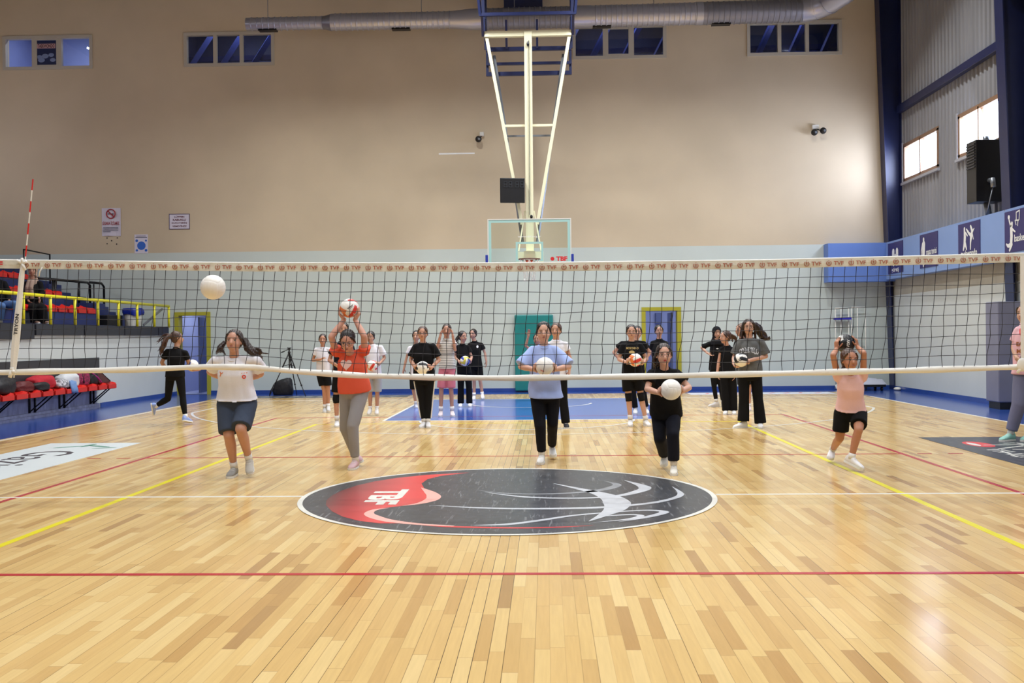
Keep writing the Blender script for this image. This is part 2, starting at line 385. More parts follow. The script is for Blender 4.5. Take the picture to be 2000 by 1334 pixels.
ribbon(bl, [(1205, 150), (1300, 170), (1400, 192), (1470, 215), (1500, 240), (1490, 268), (1440, 295), (1370, 325)], [.0, .06, .12, .20, .24, .18, .09, .0], .0051)
ribbon(bl, [(850, 180), (1000, 197), (1200, 199), (1380, 188), (1470, 172), (1500, 156), (1440, 140)], [.0, .04, .06, .08, .10, .08, .0], .0051, 1)
ribbon(bl, [(890, 190), (1080, 213), (1300, 219), (1480, 211), (1590, 190), (1625, 168), (1530, 136)], [.0, .06, .06, .07, .10, .12, .0], .0052)
ribbon(bl, [(640, 250), (850, 262), (1100, 267), (1400, 262), (1620, 245), (1740, 224), (1790, 200), (1750, 165)], [.0, .05, .07, .08, .07, .06, .06, .0], .0053)
ribbon(bl, [(840, 343), (1000, 338), (1150, 320), (1300, 298), (1500, 281), (1640, 274), (1715, 282), (1640, 304), (1500, 328)], [.0, .07, .06, .05, .04, .05, .08, .06, .0], .0054)
ribbon(bl, [(1450, 300), (1560, 294), (1608, 300), (1540, 316), (1380, 331)], [.03, .05, .06, .04, .0], .0055)
bl.build('silver_ball_drawing', [m_silver, m_silver2], logo)
tb = MB()
lettering(tb, 'TBF', (-1.10, -.06, .0052), (0, -1, 0), (1, 0, 0), width=.86, height=.30, bold=.045, off=.0)
tb.build('lettering', m_wline, logo)

# white sponsor sticker on the left, black one on the right, long ones behind the baseline
a, b_ = (-6.53, 4.80), (-5.27, 4.80)
s1 = MB(); s1.box((-6.53, -.9, .0005), (-5.27, 4.80, .0030)); st1 = tag(s1.build('floor_sticker', mat('white_vinyl', '#d4dcdc', .3)), 'long white sticker with dark script and green leaves on the left floor', 'floor sticker')
m_ink = mat('dark_ink', '#3c3840', .4); m_leaf = mat('green_ink', '#5e8d7c', .4)
t1 = MB(); lettering(t1, 'Gazianfu', (-5.92, 2.35, .0036), (0, -1, 0), (1, 0, 0), width=2.9, height=.58, bold=.0)
lettering(t1, 'PARK', (-5.92, -.1, .0036), (0, -1, 0), (1, 0, 0), width=1.5, height=.5, bold=.02)
t1.build('lettering', m_ink, st1)
t2 = MB()
for cx, cy, an, l in ((-5.86, 4.48, 1.5, .2), (-5.66, 4.36, 2.6, .22), (-6.05, 4.30, .7, .2), (-5.50, 4.15, .3, .16)):
    P = []
    for k in range(16):
        t = 2*math.pi*k/16; x, y = l*math.cos(t), l*.24*math.sin(t); P.append((cx+x*math.cos(an)-y*math.sin(an), cy+x*math.sin(an)+y*math.cos(an), .0036))
    t2.poly(P)
t2.build('leaf_drawing', m_leaf, st1)
s2 = MB(); s2.box((5.36, -.6, .0005), (6.85, 4.86, .0030)); st2 = tag(s2.build('floor_sticker', m_logo), 'long black sticker with red crescent and white strokes on the right floor', 'floor sticker')
t3 = MB()
for si, st in enumerate(([(470, 655), (900, 640), (1180, 690)], [(640, 695), (950, 690)], [(840, 740), (1370, 712)], [(880, 680), (1250, 790)], [(1130, 805), (1640, 775)], [(1230, 820), (1668, 830)], [(1280, 835), (1500, 890), (1668, 885)], [(1290, 635), (1668, 640)], [(1000, 440), (1400, 425), (1668, 470)], [(340, 500), (1668, 480)], [(850, 620), (1668, 520)])):
    for p, q in zip(st, st[1:]):
        a = fl(1900+p[0]/16.68, 840+p[1]/16.68); b = fl(1900+q[0]/16.68, 840+q[1]/16.68); line(t3, (a[0], a[1]), (b[0], b[1]), .045, .0036+.0001*si, .003)
t3.build('lettering', m_wline, st2)
t4 = MB(); t4.ball((5.78, 3.95, .003), (.16, .33, .0012)); t4.build('red_patch', m_redp, st2); t5 = MB(); t5.ball((5.72, 3.95, .0042), (.05, .2, .001)); t5.build('white_mark', m_wline, st2)
s3 = MB(); s3.box((3.75, 15.1, .0005), (7.15, 15.85, .0030)); st3 = tag(s3.build('floor_sticker', mat('white_vinyl2', '#dfe1ea', .3)), 'white sticker with red marks behind the right baseline', 'floor sticker')
t6 = MB()
for k in range(8): line(t6, (4.15+k*.37, 15.38), (4.28+k*.37+(.06 if k % 3 else -.04), 15.62), .07, .0036, .003)
t6.build('lettering', m_redp, st3)
s4 = MB(); s4.box((-6.9, 15.1, .0005), (-3.0, 15.85, .0030)); st4 = tag(s4.build('floor_sticker', m_logo), 'dark sticker with grey marks behind the left baseline by the tripod', 'floor sticker')
t7 = MB()
for k in range(10): line(t7, (-6.6+k*.35, 15.33), (-6.42+k*.35, 15.6), .09, .0036, .003)
t7.build('lettering', m_silver, st4)

# ------------------------------------------------------------------ walls
def wall_xz(name, y0, y1, x0, x1, z0, z1, holes, m):
    xs = sorted({x0, x1, *[h[0] for h in holes], *[h[1] for h in holes]}); zs = sorted({z0, z1, *[h[2] for h in holes], *[h[3] for h in holes]})
    mb = MB()
    for i in range(len(xs)-1):
        j = 0
        while j < len(zs)-1:
            cx, cz = (xs[i]+xs[i+1])/2, (zs[j]+zs[j+1])/2
            inh = lambda cz: any(h[0] < cx < h[1] and h[2] < cz < h[3] for h in holes)
            if inh(cz): j += 1; continue
            k = j
            while k+1 < len(zs)-1 and not inh((zs[k+1]+zs[k+2])/2): k += 1
            mb.box((xs[i], y0, zs[j]), (xs[i+1], y1, zs[k+1])); j = k+1
    return struct(mb.build(name, m))
WINS = [(-13.64, -11.34), (-8.89, -6.60), (1.11, 3.43), (5.52, 7.83)]
wh = [(a, b, 8.48, 9.30) for a, b in WINS]
wall_xz('wall_back', BW, BW+.25, -15, 9.6, 3.67, 11, wh, m_beige)
DOORS = [(-9.15, -8.40), (2.86, 3.68)]
wall_xz('wall_back_lower', BW, BW+.25, -15, 9.6, 0, 3.67, [(a, b, .0, 2.05) for a, b in DOORS], m_green)
# far left wall behind the stand, wall behind the camera, ceiling
wall = MB(); wall.box((-15.2, FRONT, 0), (-15, BW, 11)); struct(wall.build('wall_left', m_beige))
wall = MB(); wall.box((-15, FRONT-.2, 0), (9.6, FRONT, 11)); struct(wall.build('wall_front', m_beige))
ce = MB(); ce.box((-15.2, FRONT-.2, 11), (9.8, BW+.25, 11.15)); struct(ce.build('ceiling', mat('ceiling_sheet', '#8d8c88', .7)))
# blue roof beam crossing above the duct
rb = MB(); rb.box((-.62, 15.9, 9.45), (.33, BW, 10.99)); tag(rb.build('roof_beam', m_navy, bevel=.01), 'dark blue steel roof beam above the air duct at the centre', 'beam')
# windows of the back wall, each looking into a room
def frame_rect(mb, x0, x1, z0, z1, y0, y1, w):
    mb.box((x0, y0, z0), (x1, y1, z0+w)); mb.box((x0, y0, z1-w), (x1, y1, z1)); mb.box((x0, y0, z0+w), (x0+w, y1, z1-w)); mb.box((x1-w, y0, z0+w), (x1, y1, z1-w))
for n, (x0, x1) in enumerate(WINS):
    fm = MB(); frame_rect(fm, x0-.03, x1+.03, 8.45, 9.33, BW-.03, BW+.1, .08)
    a, b = x0+(x1-x0)*.34, x0+(x1-x0)*.64
    for q in (a, b): fm.box((q-.045, BW-.02, 8.52), (q+.045, BW+.08, 9.26))
    if n in (0, 2): frame_rect(fm, a+.04, b-.04, 8.52, 9.26, BW-.025, BW+.05, .05)
    w_ = struct(fm.build('window_%d' % (n+1), m_pvc))
    gl = MB(); gl.box((x0+.03, BW+.03, 8.5), (x1-.03, BW+.036, 9.28)); gl.build('glass_pane', m_glass, w_)
    rm = MB(); y0, y1 = BW+.26, BW+3.2; X0, X1, Z0, Z1 = x0-.8, x1+.8, 7.4, 10.2
    rm.box((X0, y1, Z0), (X1, y1+.1, Z1)); rm.box((X0, y0, Z0-.1), (X1, y1, Z0)); rm.box((X0, y0, Z1), (X1, y1, Z1+.1)); rm.box((X0-.1, y0, Z0), (X0, y1, Z1)); rm.box((X1, y0, Z0), (X1+.1, y1, Z1))
    struct(rm.build('wall_room_%d' % (n+1), m_paleblue if n == 0 else m_indigo))
    area('room_light', ((X0+X1)/2, y0+1.2, Z1-.05), ((X0+X1)/2, y0+1.6, Z0), 1.6, .2, (50, 22, 13, 10)[n], (.8, .85, 1))
    if n > 0:
        tr = MB()
        for k in range(4): tr.bar((X0+.15+k*.85, y0+.9, 8.2), (X0+1.05+k*.85, y0+1.5, 10.0), .09, .14)
        tr.bar((X0+.05, y0+1.3, 9.05), (X1-.05, y0+1.3, 9.1), .1, .14)
        if n == 3:
            for k in range(4): tr.box((x1-.75, y0+1.9, 8.6+k*.17), (x1-.02, y0+2.1, 8.66+k*.17))
        tag(tr.build('steel_truss', mat('blue_truss', '#2c3c88', .4)), 'blue steel truss seen through the %s high window' % ('second', 'third', 'fourth')[n-1], 'truss')
        tl = MB(); tl.box((x0+1.0, y0+1.8, 8.95), (x1-.5, y0+1.9, 8.99)); tl.box((x0+.9, y0+2.2, 8.66), (x1-.7, y0+2.3, 8.70))
        if n == 2: tag(tl.build('tube_lamp', mat('lit_tube', '#dfe4ff', .5, emit=1.6)), 'pair of lit white tube lamps behind the third high window', 'lamp')
pm = MB(); x0 = WINS[0][0]; pm.box((x0+.84, BW+.0, 8.57), (x0+1.38, BW+.012, 9.20), 0); pm.box((x0+.87, BW-.004, 9.00), (x0+1.35, BW-.0005, 9.12), 1)
for q in ((.93, 8.78, .05), (1.08, 8.80, .06), (1.24, 8.83, .05), (1.28, 8.70, .05), (.98, 8.70, .06)): pm.ball((x0+q[0], BW-.001, q[1]), (q[2]*1.5, .004, q[2]), mi=2)
post = tag(pm.build('poster', [mat('poster_navy', '#16224e', .5), mat('poster_pink', '#c9a0a4', .5), mat('poster_grey', '#7686ae', .5)]), 'navy martial arts poster in the leftmost high window', 'poster')
pl = MB(); lettering(pl, 'TAEKWONDO', (x0+1.11, BW-.0065, 9.06), (1, 0, 0), (0, 0, 1), width=.44, height=.09, bold=.02); pl.build('lettering', mat('poster_ink', '#3a1016', .5), post)
tl = MB(); tl.bar((x0+1.75, BW+1.0, 9.28), (x0+2.15, BW+.7, 9.12), .05, .05); tag(tl.build('tube_lamp', mat('lit_tube2', '#f0f4ff', .5, emit=5)), 'bright tube lamp in the leftmost high window', 'lamp')

# doors of the back wall
for n, (x0, x1) in enumerate(DOORS):
    fm = MB(); fm.box((x0-.09, BW-.03, 0), (x0+.012, BW+.26, 2.13)); fm.box((x1-.012, BW-.03, 0), (x1+.09, BW+.26, 2.13)); fm.box((x0+.012, BW-.03, 2.04), (x1-.012, BW+.26, 2.13))
    d = struct(fm.build('door_%d' % (n+1), m_olive))
    co = MB(); y0, y1 = BW+.27, BW+3.2; X0, X1 = x0-.3, x1+.9
    co.box((X0, y1, 0), (X1, y1+.1, 2.6)); co.box((X0-.1, y0, 0), (X0, y1, 2.6)); co.box((X1, y0, 0), (X1+.1, y1, 2.6)); co.box((X0, y0, 2.6), (X1, y1, 2.7)); co.box((X0, y0-.3, -.1), (X1, y1, -.0))
    struct(co.build('wall_corridor_%d' % (n+1), m_lilac))
    area('corridor_light', ((X0+X1)/2, y0+1.3, 2.55), ((X0+X1)/2, y0+1.5, 0), .8, .8, (20, 20)[n], (.85, .9, 1))
    lf = MB(); q = (x1-.34, x1-.13)[n]; lf.box((q, BW+.30, .03), (q+.04, BW+1.1, 2.0)); lf.box((q-.008, BW+.4, .3), (q, BW+1.0, .95)); lf.box((q-.008, BW+.4, 1.1), (q, BW+1.0, 1.85)); leaf = lf.build('door_leaf', m_slate, d, bevel=.004)
    hd = MB(); hd.tube([(q-.0, BW+.4, 1.0), (q-.05, BW+.4, 1.0), (q-.05, BW+.52, 1.0)], .01, 8); hd.build('door_handle', m_grey, leaf)
bx = MB(); bx.box((-8.86, BW+3.1, 1.55), (-8.72, BW+3.199, 1.75), 0); bx.box((-8.84, BW+3.09, 1.57), (-8.77, BW+3.1, 1.7), 1)
tag(bx.build('alarm_box', [m_red, m_white_p]), 'small red and white alarm box in the left doorway', 'alarm box')
bx = MB(); bx.box((3.45, BW+3.0, 1.75), (3.62, BW+3.19, 2.05)); tag(bx.build('fuse_box', m_slate, bevel=.01), 'small dark box high in the right doorway', 'box')

# green padded mat against the wall
gm = MB(); gm.box((-.46, BW-.13, .03), (.52, BW-.0, 1.97)); gmt = tag(gm.build('wall_mat', mat('green_vinyl_mat', '#1f7f7c', .38, noise=.08, nscale=3), bevel=.03), 'green padded mat standing against the back wall under the hoop', 'mat')

# signs on the back wall
def paper(name, x0, x1, z0, z1, m, label, cat='sign', bend=0.0):
    mb = MB(); V = []; n = 8
    for i in range(n+1):
        t = i/n; x = x0+(x1-x0)*t; y = BW-.006-bend*math.sin(t*math.pi*1.3)**2
        V += [(x, y, z0+.02*bend*10*math.sin(t*5)), (x, y, z1), (x, y+.004, z0+.02*bend*10*math.sin(t*5)), (x, y+.004, z1)]
    F = []
    for i in range(n): k = 4*i; F += [(k, k+4, k+5, k+1), (k+2, k+3, k+7, k+6), (k, k+2, k+6, k+4), (k+1, k+5, k+7, k+3)]
    F += [(0, 1, 3, 2), (4*n, 4*n+2, 4*n+3, 4*n+1)]
    mb.add(V, F); return tag(mb.build(name, m), label, cat)
m_paper = mat('paper_white', '#d3cfdc', .6); m_inkr = mat('red_ink', '#a01c26', .5); m_inkd = mat('blue_black_ink', '#2b2c48', .5); m_inkb = mat('blue_ink', '#2a62c0', .5)
sg = paper('no_smoking_sign', -11.12, -10.62, 4.12, 4.84, m_paper, 'curled white no smoking sign with red circle on the upper wall', bend=.02)
YS = BW-.035
t = MB()
_ring = []
for k in range(24): t_ = 2*math.pi*k/24; _ring.append((-10.87+.115*math.cos(t_), YS, 4.69+.115*math.sin(t_)))
t.tube(_ring, .014, 6, closed=True); t.bar((-10.95, YS, 4.77), (-10.79, YS, 4.61), .006, .028, up=(1, 0, 1)); t.bar((-10.95, YS+.001, 4.69), (-10.8, YS+.001, 4.69), .006, .02, mi=1)
t.bar((-10.87, BW-.008, 4.575), (-10.87, BW-.03, 4.58), .02)
lettering(t, 'SİGARA İÇİLMEZ', (-10.87, YS, 4.45), (1, 0, 0), (0, 0, 1), width=.44, height=.12, bold=.02)
for k in range(4): t.bar((-11.08, YS, 4.335-k*.035), (-10.68-(.2 if k == 3 else 0), YS, 4.335-k*.035), .004, .010, mi=1)
t.build('lettering', [m_inkr, m_inkd], sg)
sg = paper('notice_sign', -9.35, -8.83, 4.28, 4.66, m_paper, 'small framed white sign with four lines of dark red capitals')
t = MB(); frame_rect(t, -9.36, -8.82, 4.27, 4.67, BW-.012, BW-.001, .015); t.build('frame', mat('sign_frame', '#5c4f66', .5), sg)
t = MB()
for k, w_ in enumerate((('LÜTFEN', .26), ('KABUKLU', .34), ('KURUYEMİŞ', .4), ('YEMEYİNİZ', .38))): lettering(t, w_[0], (-9.09, BW-.0085, 4.595-k*.08), (1, 0, 0), (0, 0, 1), width=w_[1], height=.055, bold=.03)
t.build('lettering', mat('maroon_ink', '#5a1a2c', .5), sg)
sg = paper('distance_sign', -10.27, -9.92, 3.66, 4.15, m_paper, 'small white sign with a large blue disc and four blue dots')
t = MB()
for cx, cz, r in ((-10.09, 3.86, .11), (-10.21, 3.99, .035), (-9.97, 3.99, .025), (-10.21, 3.74, .03), (-9.97, 3.74, .035)): t.lathe((cx, BW-.0068, cz), [(r, 0), (r, .002)], 24, (0, -1, 0))
t.build('blue_disc', m_inkb, sg)
t = MB(); t.bar((-10.22, BW-.0085, 4.11), (-9.97, BW-.0085, 4.11), .003, .012); t.bar((-10.24, BW-.0085, 4.075), (-9.94, BW-.0085, 4.075), .003, .014); t.build('lettering', m_inkd, sg)
t = MB()
for x, z in ((-10.99, 4.07), (-10.72, 4.07), (-10.87, 4.0), (-10.99, 3.92), (-10.74, 3.91)): t.lathe((x, BW-.002, z), [(.017, 0), (.017, .004)], 10, (0, -1, 0))
tag(t.build('wall_plug_holes', m_black), 'five dark plug holes below the no smoking sign', 'holes')
t = MB(); t.box((-2.36, BW-.004, 6.09), (-1.44, BW-.0, 6.13)); tag(t.build('tape_strip', m_signw), 'white strip of tape across the middle of the beige wall', 'tape')
# cameras on the back wall
def camball(n, bx, balls, label, boxw=.08):
    e = empty('security_camera', (bx[0], BW, bx[1]), label, 'camera')
    t = MB(); t.box((bx[0]-boxw, BW-.1, bx[1]-.045), (bx[0]+boxw, BW, bx[1]+.055)); t.build('junction_box', m_white_p, e, bevel=.006)
    for x, z in balls:
        t = MB(); t.ball((x, BW-.16, z), .082); t.tube([(x, BW-.1, z), (bx[0], BW-.05, bx[1]-.03)], .015, 8); b = t.build('camera_dome', m_black, e, smooth=True)
        t = MB(); t.lathe((x+.02, BW-.235, z-.01), [(.028, 0), (.028, .012)], 14, (0, -1, 0)); t.build('lens', m_grey, b)
camball(1, (-1.25, 6.58), [(-1.33, 6.44)], 'single black dome camera under a small white box left of the hoop frame', .05)
camball(2, (7.17, 6.62), [(7.12, 6.47), (7.34, 6.51)], 'pair of black dome cameras under a white box on the right of the wall')

# baseboards
t = MB(); t.box((-9.0, BW-.02, 0), (DOORS[0][0]-.09, BW, .1)); t.box((DOORS[0][1]+.09, BW-.02, 0), (DOORS[1][0]-.09, BW, .1)); t.box((DOORS[1][1]+.09, BW-.02, 0), (RW, BW, .1)); struct(t.build('baseboard_back', m_apron))
t = MB(); t.box((RW-.02, FRONT, 0), (RW, BW, .1)); struct(t.build('baseboard_right', m_apron))
t = MB(); t.box((LW, 12.35, 0), (LW+.02, BW-.05, .09)); struct(t.build('baseboard_left', m_apron))

# ------------------------------------------------------------------ right side
t = MB(); t.box((RW, FRONT, 0), (RW+.5, BW, 2.35), 0); t.box((RW, FRONT, 2.35), (RW+.5, BW, 2.75), 1); struct(t.build('wall_right', [m_white, m_shade]))  # upper strip in the darker colour paints the shade below the fascia
CW = 9.25
WR = [(14.2, 16.36, 5.16, 6.03), (11.06, 13.02, 5.16, 6.03), (6.3, 8.4, 5.16, 6.03), (2.6, 4.7, 5.16, 6.03), (-1.1, 1.0, 5.16, 6.03), (-4.7, -2.6, 5.16, 6.03), (-8.3, -6.2, 5.16, 6.03)]
def corr(mb, y0, y1, z0, z1):
    p = .2; ys = []; k = math.floor(y0/p)*p
    while k < y1+p:
        for a, d in ((0, 0), (.10, 0), (.12, .035), (.18, .035)): ys.append((k+a, d))
        k += p
    def dep(y):
        for i in range(len(ys)-1):
            if ys[i][0] <= y <= ys[i+1][0]:
                s = (y-ys[i][0])/(ys[i+1][0]-ys[i][0]+1e-9); return ys[i][1]*(1-s)+ys[i+1][1]*s
        return 0
    Q = [(y0, dep(y0))]+[q for q in ys if y0 < q[0] < y1]+[(y1, dep(y1))]
    V = []
    for y, d in Q: V += [(CW-d, y, z0), (CW-d, y, z1), (CW+.06, y, z0), (CW+.06, y, z1)]
    F = []
    for i in range(len(Q)-1): a = 4*i; F += [(a, a+1, a+5, a+4), (a+2, a+6, a+7, a+3), (a, a+4, a+6, a+2), (a+1, a+3, a+7, a+5)]
    n = 4*(len(Q)-1); F += [(0, 2, 3, 1), (n, n+1, n+3, n+2)]; mb.add(V, F)
t = MB(); y = FRONT
corr(t, FRONT, BW, 3.0, 5.16); corr(t, FRONT, BW, 6.03, 11)
for (a, b, z0, z1) in sorted(WR): corr(t, y, a, 5.16, 6.03); y = b
corr(t, y, BW, 5.16, 6.03)
struct(t.build('wall_right_upper', m_corr))
for n, (a, b, z0, z1) in enumerate(WR):
    t = MB(); w = .05
    for (p, q, r, s) in ((a-.04, b+.04, z0-.04, z0+w), (a-.04, b+.04, z1-w, z1+.04), (a-.04, a+w, z0, z1), (b-w, b+.04, z0, z1), ((a+b)/2-.03, (a+b)/2+.03, z0, z1)): t.box((CW-.05, p, r), (CW+.05, q, s))
    w_ = struct(t.build('window_%d' % (n+5), m_wood)); t = MB(); t.box((CW+.0, a, z0), (CW+.006, b, z1)); t.build('glass_pane', m_glass, w_)
    t = MB(); t.box((CW-.10, a-.1, z0-.10), (CW-.03, b+.1, z0-.04)); t.box((CW-.07, b+.04, z0-.05), (CW-.03, b+.1, z1+.08)); t.build('window_sill', mat('sill_grey', '#a5a6ac', .5), w_)
# steel columns and rail
def column(y, label, flange=.30):
    t = MB(); xi0, xi1 = 8.98, 8.64
    def slab(x_in0, x_in1, th, ya, yb, mi=0):
        V = [(x_in0, ya, 0), (x_in0+th, ya, 0), (x_in1+th, ya, 11), (x_in1, ya, 11), (x_in0, yb, 0), (x_in0+th, yb, 0), (x_in1+th, yb, 11), (x_in1, yb, 11)]
        t.add(V, [(0, 1, 2, 3), (7, 6, 5, 4), (0, 3, 7, 4), (1, 5, 6, 2), (0, 4, 5, 1), (3, 2, 6, 7)], mi)
    slab(xi0, xi1, .02, y-flange/2, y+flange/2); V = None
    t.add([(xi0+.02, y-.01, 0), (CW-.04, y-.01, 0), (CW-.04, y-.01, 11), (xi1+.02, y-.01, 11), (xi0+.02, y+.01, 0), (CW-.04, y+.01, 0), (CW-.04, y+.01, 11), (xi1+.02, y+.01, 11)], [(0, 1, 2, 3), (7, 6, 5, 4), (0, 3, 7, 4), (1, 5, 6, 2), (0, 4, 5, 1), (3, 2, 6, 7)])
    t.box((CW-.05, y-flange/2, 0), (CW-.035, y+flange/2, 11))
    o = tag(t.build('steel_column', m_navy), label, 'column')
    b = MB()
    for k in range(6): b.lathe((xi0-.035*k*.9-.012, y-.09 if k % 2 else y+.09, 2.4+.25*k), [(.014, 0), (.014, .012)], 8, (-1, 0, 0))
    b.build('bolt', m_grey, o); return o
column(16.7, 'tall blue steel column in the back right corner', .34)
column(10.05, 'tall blue steel column between window and right edge behind the heater', .34)
t = MB(); t.box((9.08, 10.25, 6.86), (9.21, 16.5, 7.04)); tag(t.build('wall_rail', m_navy, bevel=.01), 'blue horizontal steel rail across the corrugated wall', 'rail')
t = MB(); t.bar((8.9, 9.9, 7.7), (8.9, 4.5, 9.6), .14, .2); tag(t.build('steel_brace', m_navy), 'blue diagonal steel brace at the top right corner', 'brace')
# padding round the column
t = MB(); t.box((8.56, 9.72, .13), (9.0, 10.26, 1.97), 0); pd = tag(t.build('column_padding', mat('grey_vinyl_pad', '#77798e', .5, noise=.08, nscale=3), bevel=.02), 'grey padding wrapped round the foot of the right column', 'padding')
t = MB(); t.box((8.60, 9.76, 0), (9.0, 10.22, .13)); t.build('padding_base', m_black, pd)
# fascia with the sport signs
t = MB(); t.box((8.8, FRONT, 2.74), (CW-.05, 16.5, 3.66), 0); t.box((7.37, 16.5, 2.70), (CW-.05, BW, 3.66), 1)
t.box((7.37, 16.49, 2.70), (8.55, 16.5, 3.66), 1); fa = struct(t.build('trim_1', [m_bluebulk, m_bluebulk2]))
m_icon = m_signw
_LK = [0]
def limb(mb, pts, X):
    for i in range(len(pts)-1):
        (y0, z0, w0), (y1, z1, w1) = pts[i], pts[i+1]
        _LK[0] += 1; X -= .00012; X0_ = X
        d = np.array((y1-y0, z1-z0)); d /= np.linalg.norm(d)+1e-9; n = np.array((-d[1], d[0]))
        mb.poly([(X, y0+n[0]*w0, z0+n[1]*w0), (X, y0-n[0]*w0, z0-n[1]*w0), (X, y1-n[0]*w1, z1-n[1]*w1), (X, y1+n[0]*w1, z1+n[1]*w1)])
        mb.lathe((X+.0009, y1, z1), [(w1, 0), (w1, .00085)], 10, (-1, 0, 0))
    y0, z0, w0 = pts[0]; mb.lathe((X+.0009, y0, z0), [(w0, 0), (w0, .0008)], 10, (-1, 0, 0))
signs = [(16.34, 15.29), (14.2, 13.15), (12.06, 11.01), (9.95, 8.90)]
names = ['indigo sign with two white boxing heads on the blue fascia, farthest of four', 'indigo sign with a white standing player figure and table tennis lettering', 'indigo sign with two white kicking figures on the blue fascia', 'indigo sign with a white jumping player and hoop, nearest of four']
words_ = [('güreş', .5, 2.93, 0), ('masa tenisi', .60, 3.20, .17), ('taekwondo', .78, 3.0, 0), ('basketbol', .64, 3.1, -.23)]
for k, ((ya, yb), lb) in enumerate(zip(signs, names)):
    t = MB(); t.box((8.79, yb, 2.86), (8.80, ya, 3.61)); so = tag(t.build('sport_sign', m_sign), lb, 'sign', 'sport signs on the blue fascia')
    X = 8.786; yc = (ya+yb)/2; t = MB()
    G = lambda u, v: (yc-u, v)           # u to the right as read
    if k == 0:
        for s in (-1, 1): limb(t, [(*G(.13*s, 3.38), .085), (*G(.15*s, 3.25), .07), (*G(.11*s, 3.08), .05)], X); limb(t, [(*G(.02*s, 3.3), .03), (*G(.10*s, 3.2), .03)], X)
    if k == 1:
        limb(t, [(*G(-.28, 3.5), .045)]*1+[(*G(-.28, 3.46), .04), (*G(-.28, 3.38), .09), (*G(-.29, 3.2), .08), (*G(-.31, 3.05), .04), (*G(-.30, 2.90), .025)], X); limb(t, [(*G(-.28, 3.1), .04), (*G(-.23, 2.95), .03)], X); limb(t, [(*G(-.35, 3.4), .03), (*G(-.42, 3.25), .025), (*G(-.42, 3.15), .02)], X)
    if k == 2:
        limb(t, [(*G(-.2, 3.5), .035), (*G(-.2, 3.44), .035), (*G(-.18, 3.33), .055), (*G(-.2, 3.2), .05), (*G(-.26, 3.08), .025)], X); limb(t, [(*G(-.17, 3.2), .04), (*G(-.1, 3.08), .02)], X); limb(t, [(*G(-.15, 3.42), .02), (*G(-.06, 3.35), .018)], X)
        limb(t, [(*G(.1, 3.52), .03), (*G(.17, 3.42), .04), (*G(.12, 3.32), .05), (*G(.09, 3.2), .03), (*G(.08, 3.07), .02)], X); limb(t, [(*G(.12, 3.33), .035), (*G(0, 3.4), .03), (*G(-.1, 3.48), .02)], X); limb(t, [(*G(.18, 3.4), .02), (*G(.26, 3.46), .015)], X); limb(t, [(*G(.17, 3.38), .02), (*G(.22, 3.26), .015)], X)
    if k == 3:
        limb(t, [(*G(-.22, 3.38), .035), (*G(-.25, 3.30), .05), (*G(-.24, 3.15), .05), (*G(-.26, 3.0), .05), (*G(-.38, 2.98), .03), (*G(-.44, 3.02), .02)], X); limb(t, [(*G(-.26, 3.32), .025), (*G(-.33, 3.45), .02)], X); limb(t, [(*G(-.35, 3.5), .04)]*2+[(*G(-.351, 3.5), .04)], X) if False else None
        limb(t, [(*G(-.34, 3.5), .04), (*G(-.345, 3.505), .04)], X); limb(t, [(*G(-.22, 3.28), .025), (*G(-.1, 3.22), .015)], X); limb(t, [(*G(-.24, 3.0), .04), (*G(-.32, 2.9), .025)], X)
        for p, q in (((-.05, 3.56), (.08, 3.58)), ((.08, 3.58), (.06, 3.42)), ((-.05, 3.56), (-.05, 3.42)), ((-.1, 3.42), (.04, 3.41)), ((-.1, 3.42), (-.06, 3.34)), ((.02, 3.41), (.0, 3.32))): limb(t, [(*G(*p), .012), (*G(*q), .012)], X)
    t.build('pictogram', m_icon, so); t = MB(); w_, ww, wz, wu = words_[k]; lettering(t, w_, (X, yc-wu+(0 if k != 3 else -.42), wz), (0, -1, 0), (0, 0, 1), width=ww, height=.13, bold=.02); t.build('lettering', m_icon, so)
# heater box on the wall
hb = empty('wall_heater', (9.0, 11.2, 3.95), 'large black louvred heater box on the corrugated wall', 'heater')
t = MB(); t.box((8.70, 10.95, 3.95), (9.22, 11.4, 5.15)); t.build('housing', m_black, hb, bevel=.01)
t = MB()
for k in range(9): t.box((8.675, 10.98, 4.62+k*.055), (8.70, 11.36, 4.645+k*.055))
t.build('louvre_panel', mat('dark_grey_metal', '#3a3b42', .4, metal=.5), hb)
t = MB(); t.tube([(8.95, 10.95, 4.35), (8.95, 10.80, 4.35), (8.95, 10.78, 4.2)], .05, 12); t.tube([(8.95, 10.8, 4.2), (8.9, 10.85, 3.9), (8.92, 11.0, 3.7)], .012, 8); t.build('flue_pipe', m_grey, hb, smooth=True)
t = MB(); t.tube([(9.0, 11.2, 5.15), (9.0, 11.2, 5.25)], .06, 12); t.build('pipe_stub', m_grey, hb, smooth=True); t = MB(); t.tube([(9.0, 11.2, 3.95), (9.05, 11.2, 3.66)], .06, 12); t.build('pipe_stub', m_grey, hb, smooth=True)
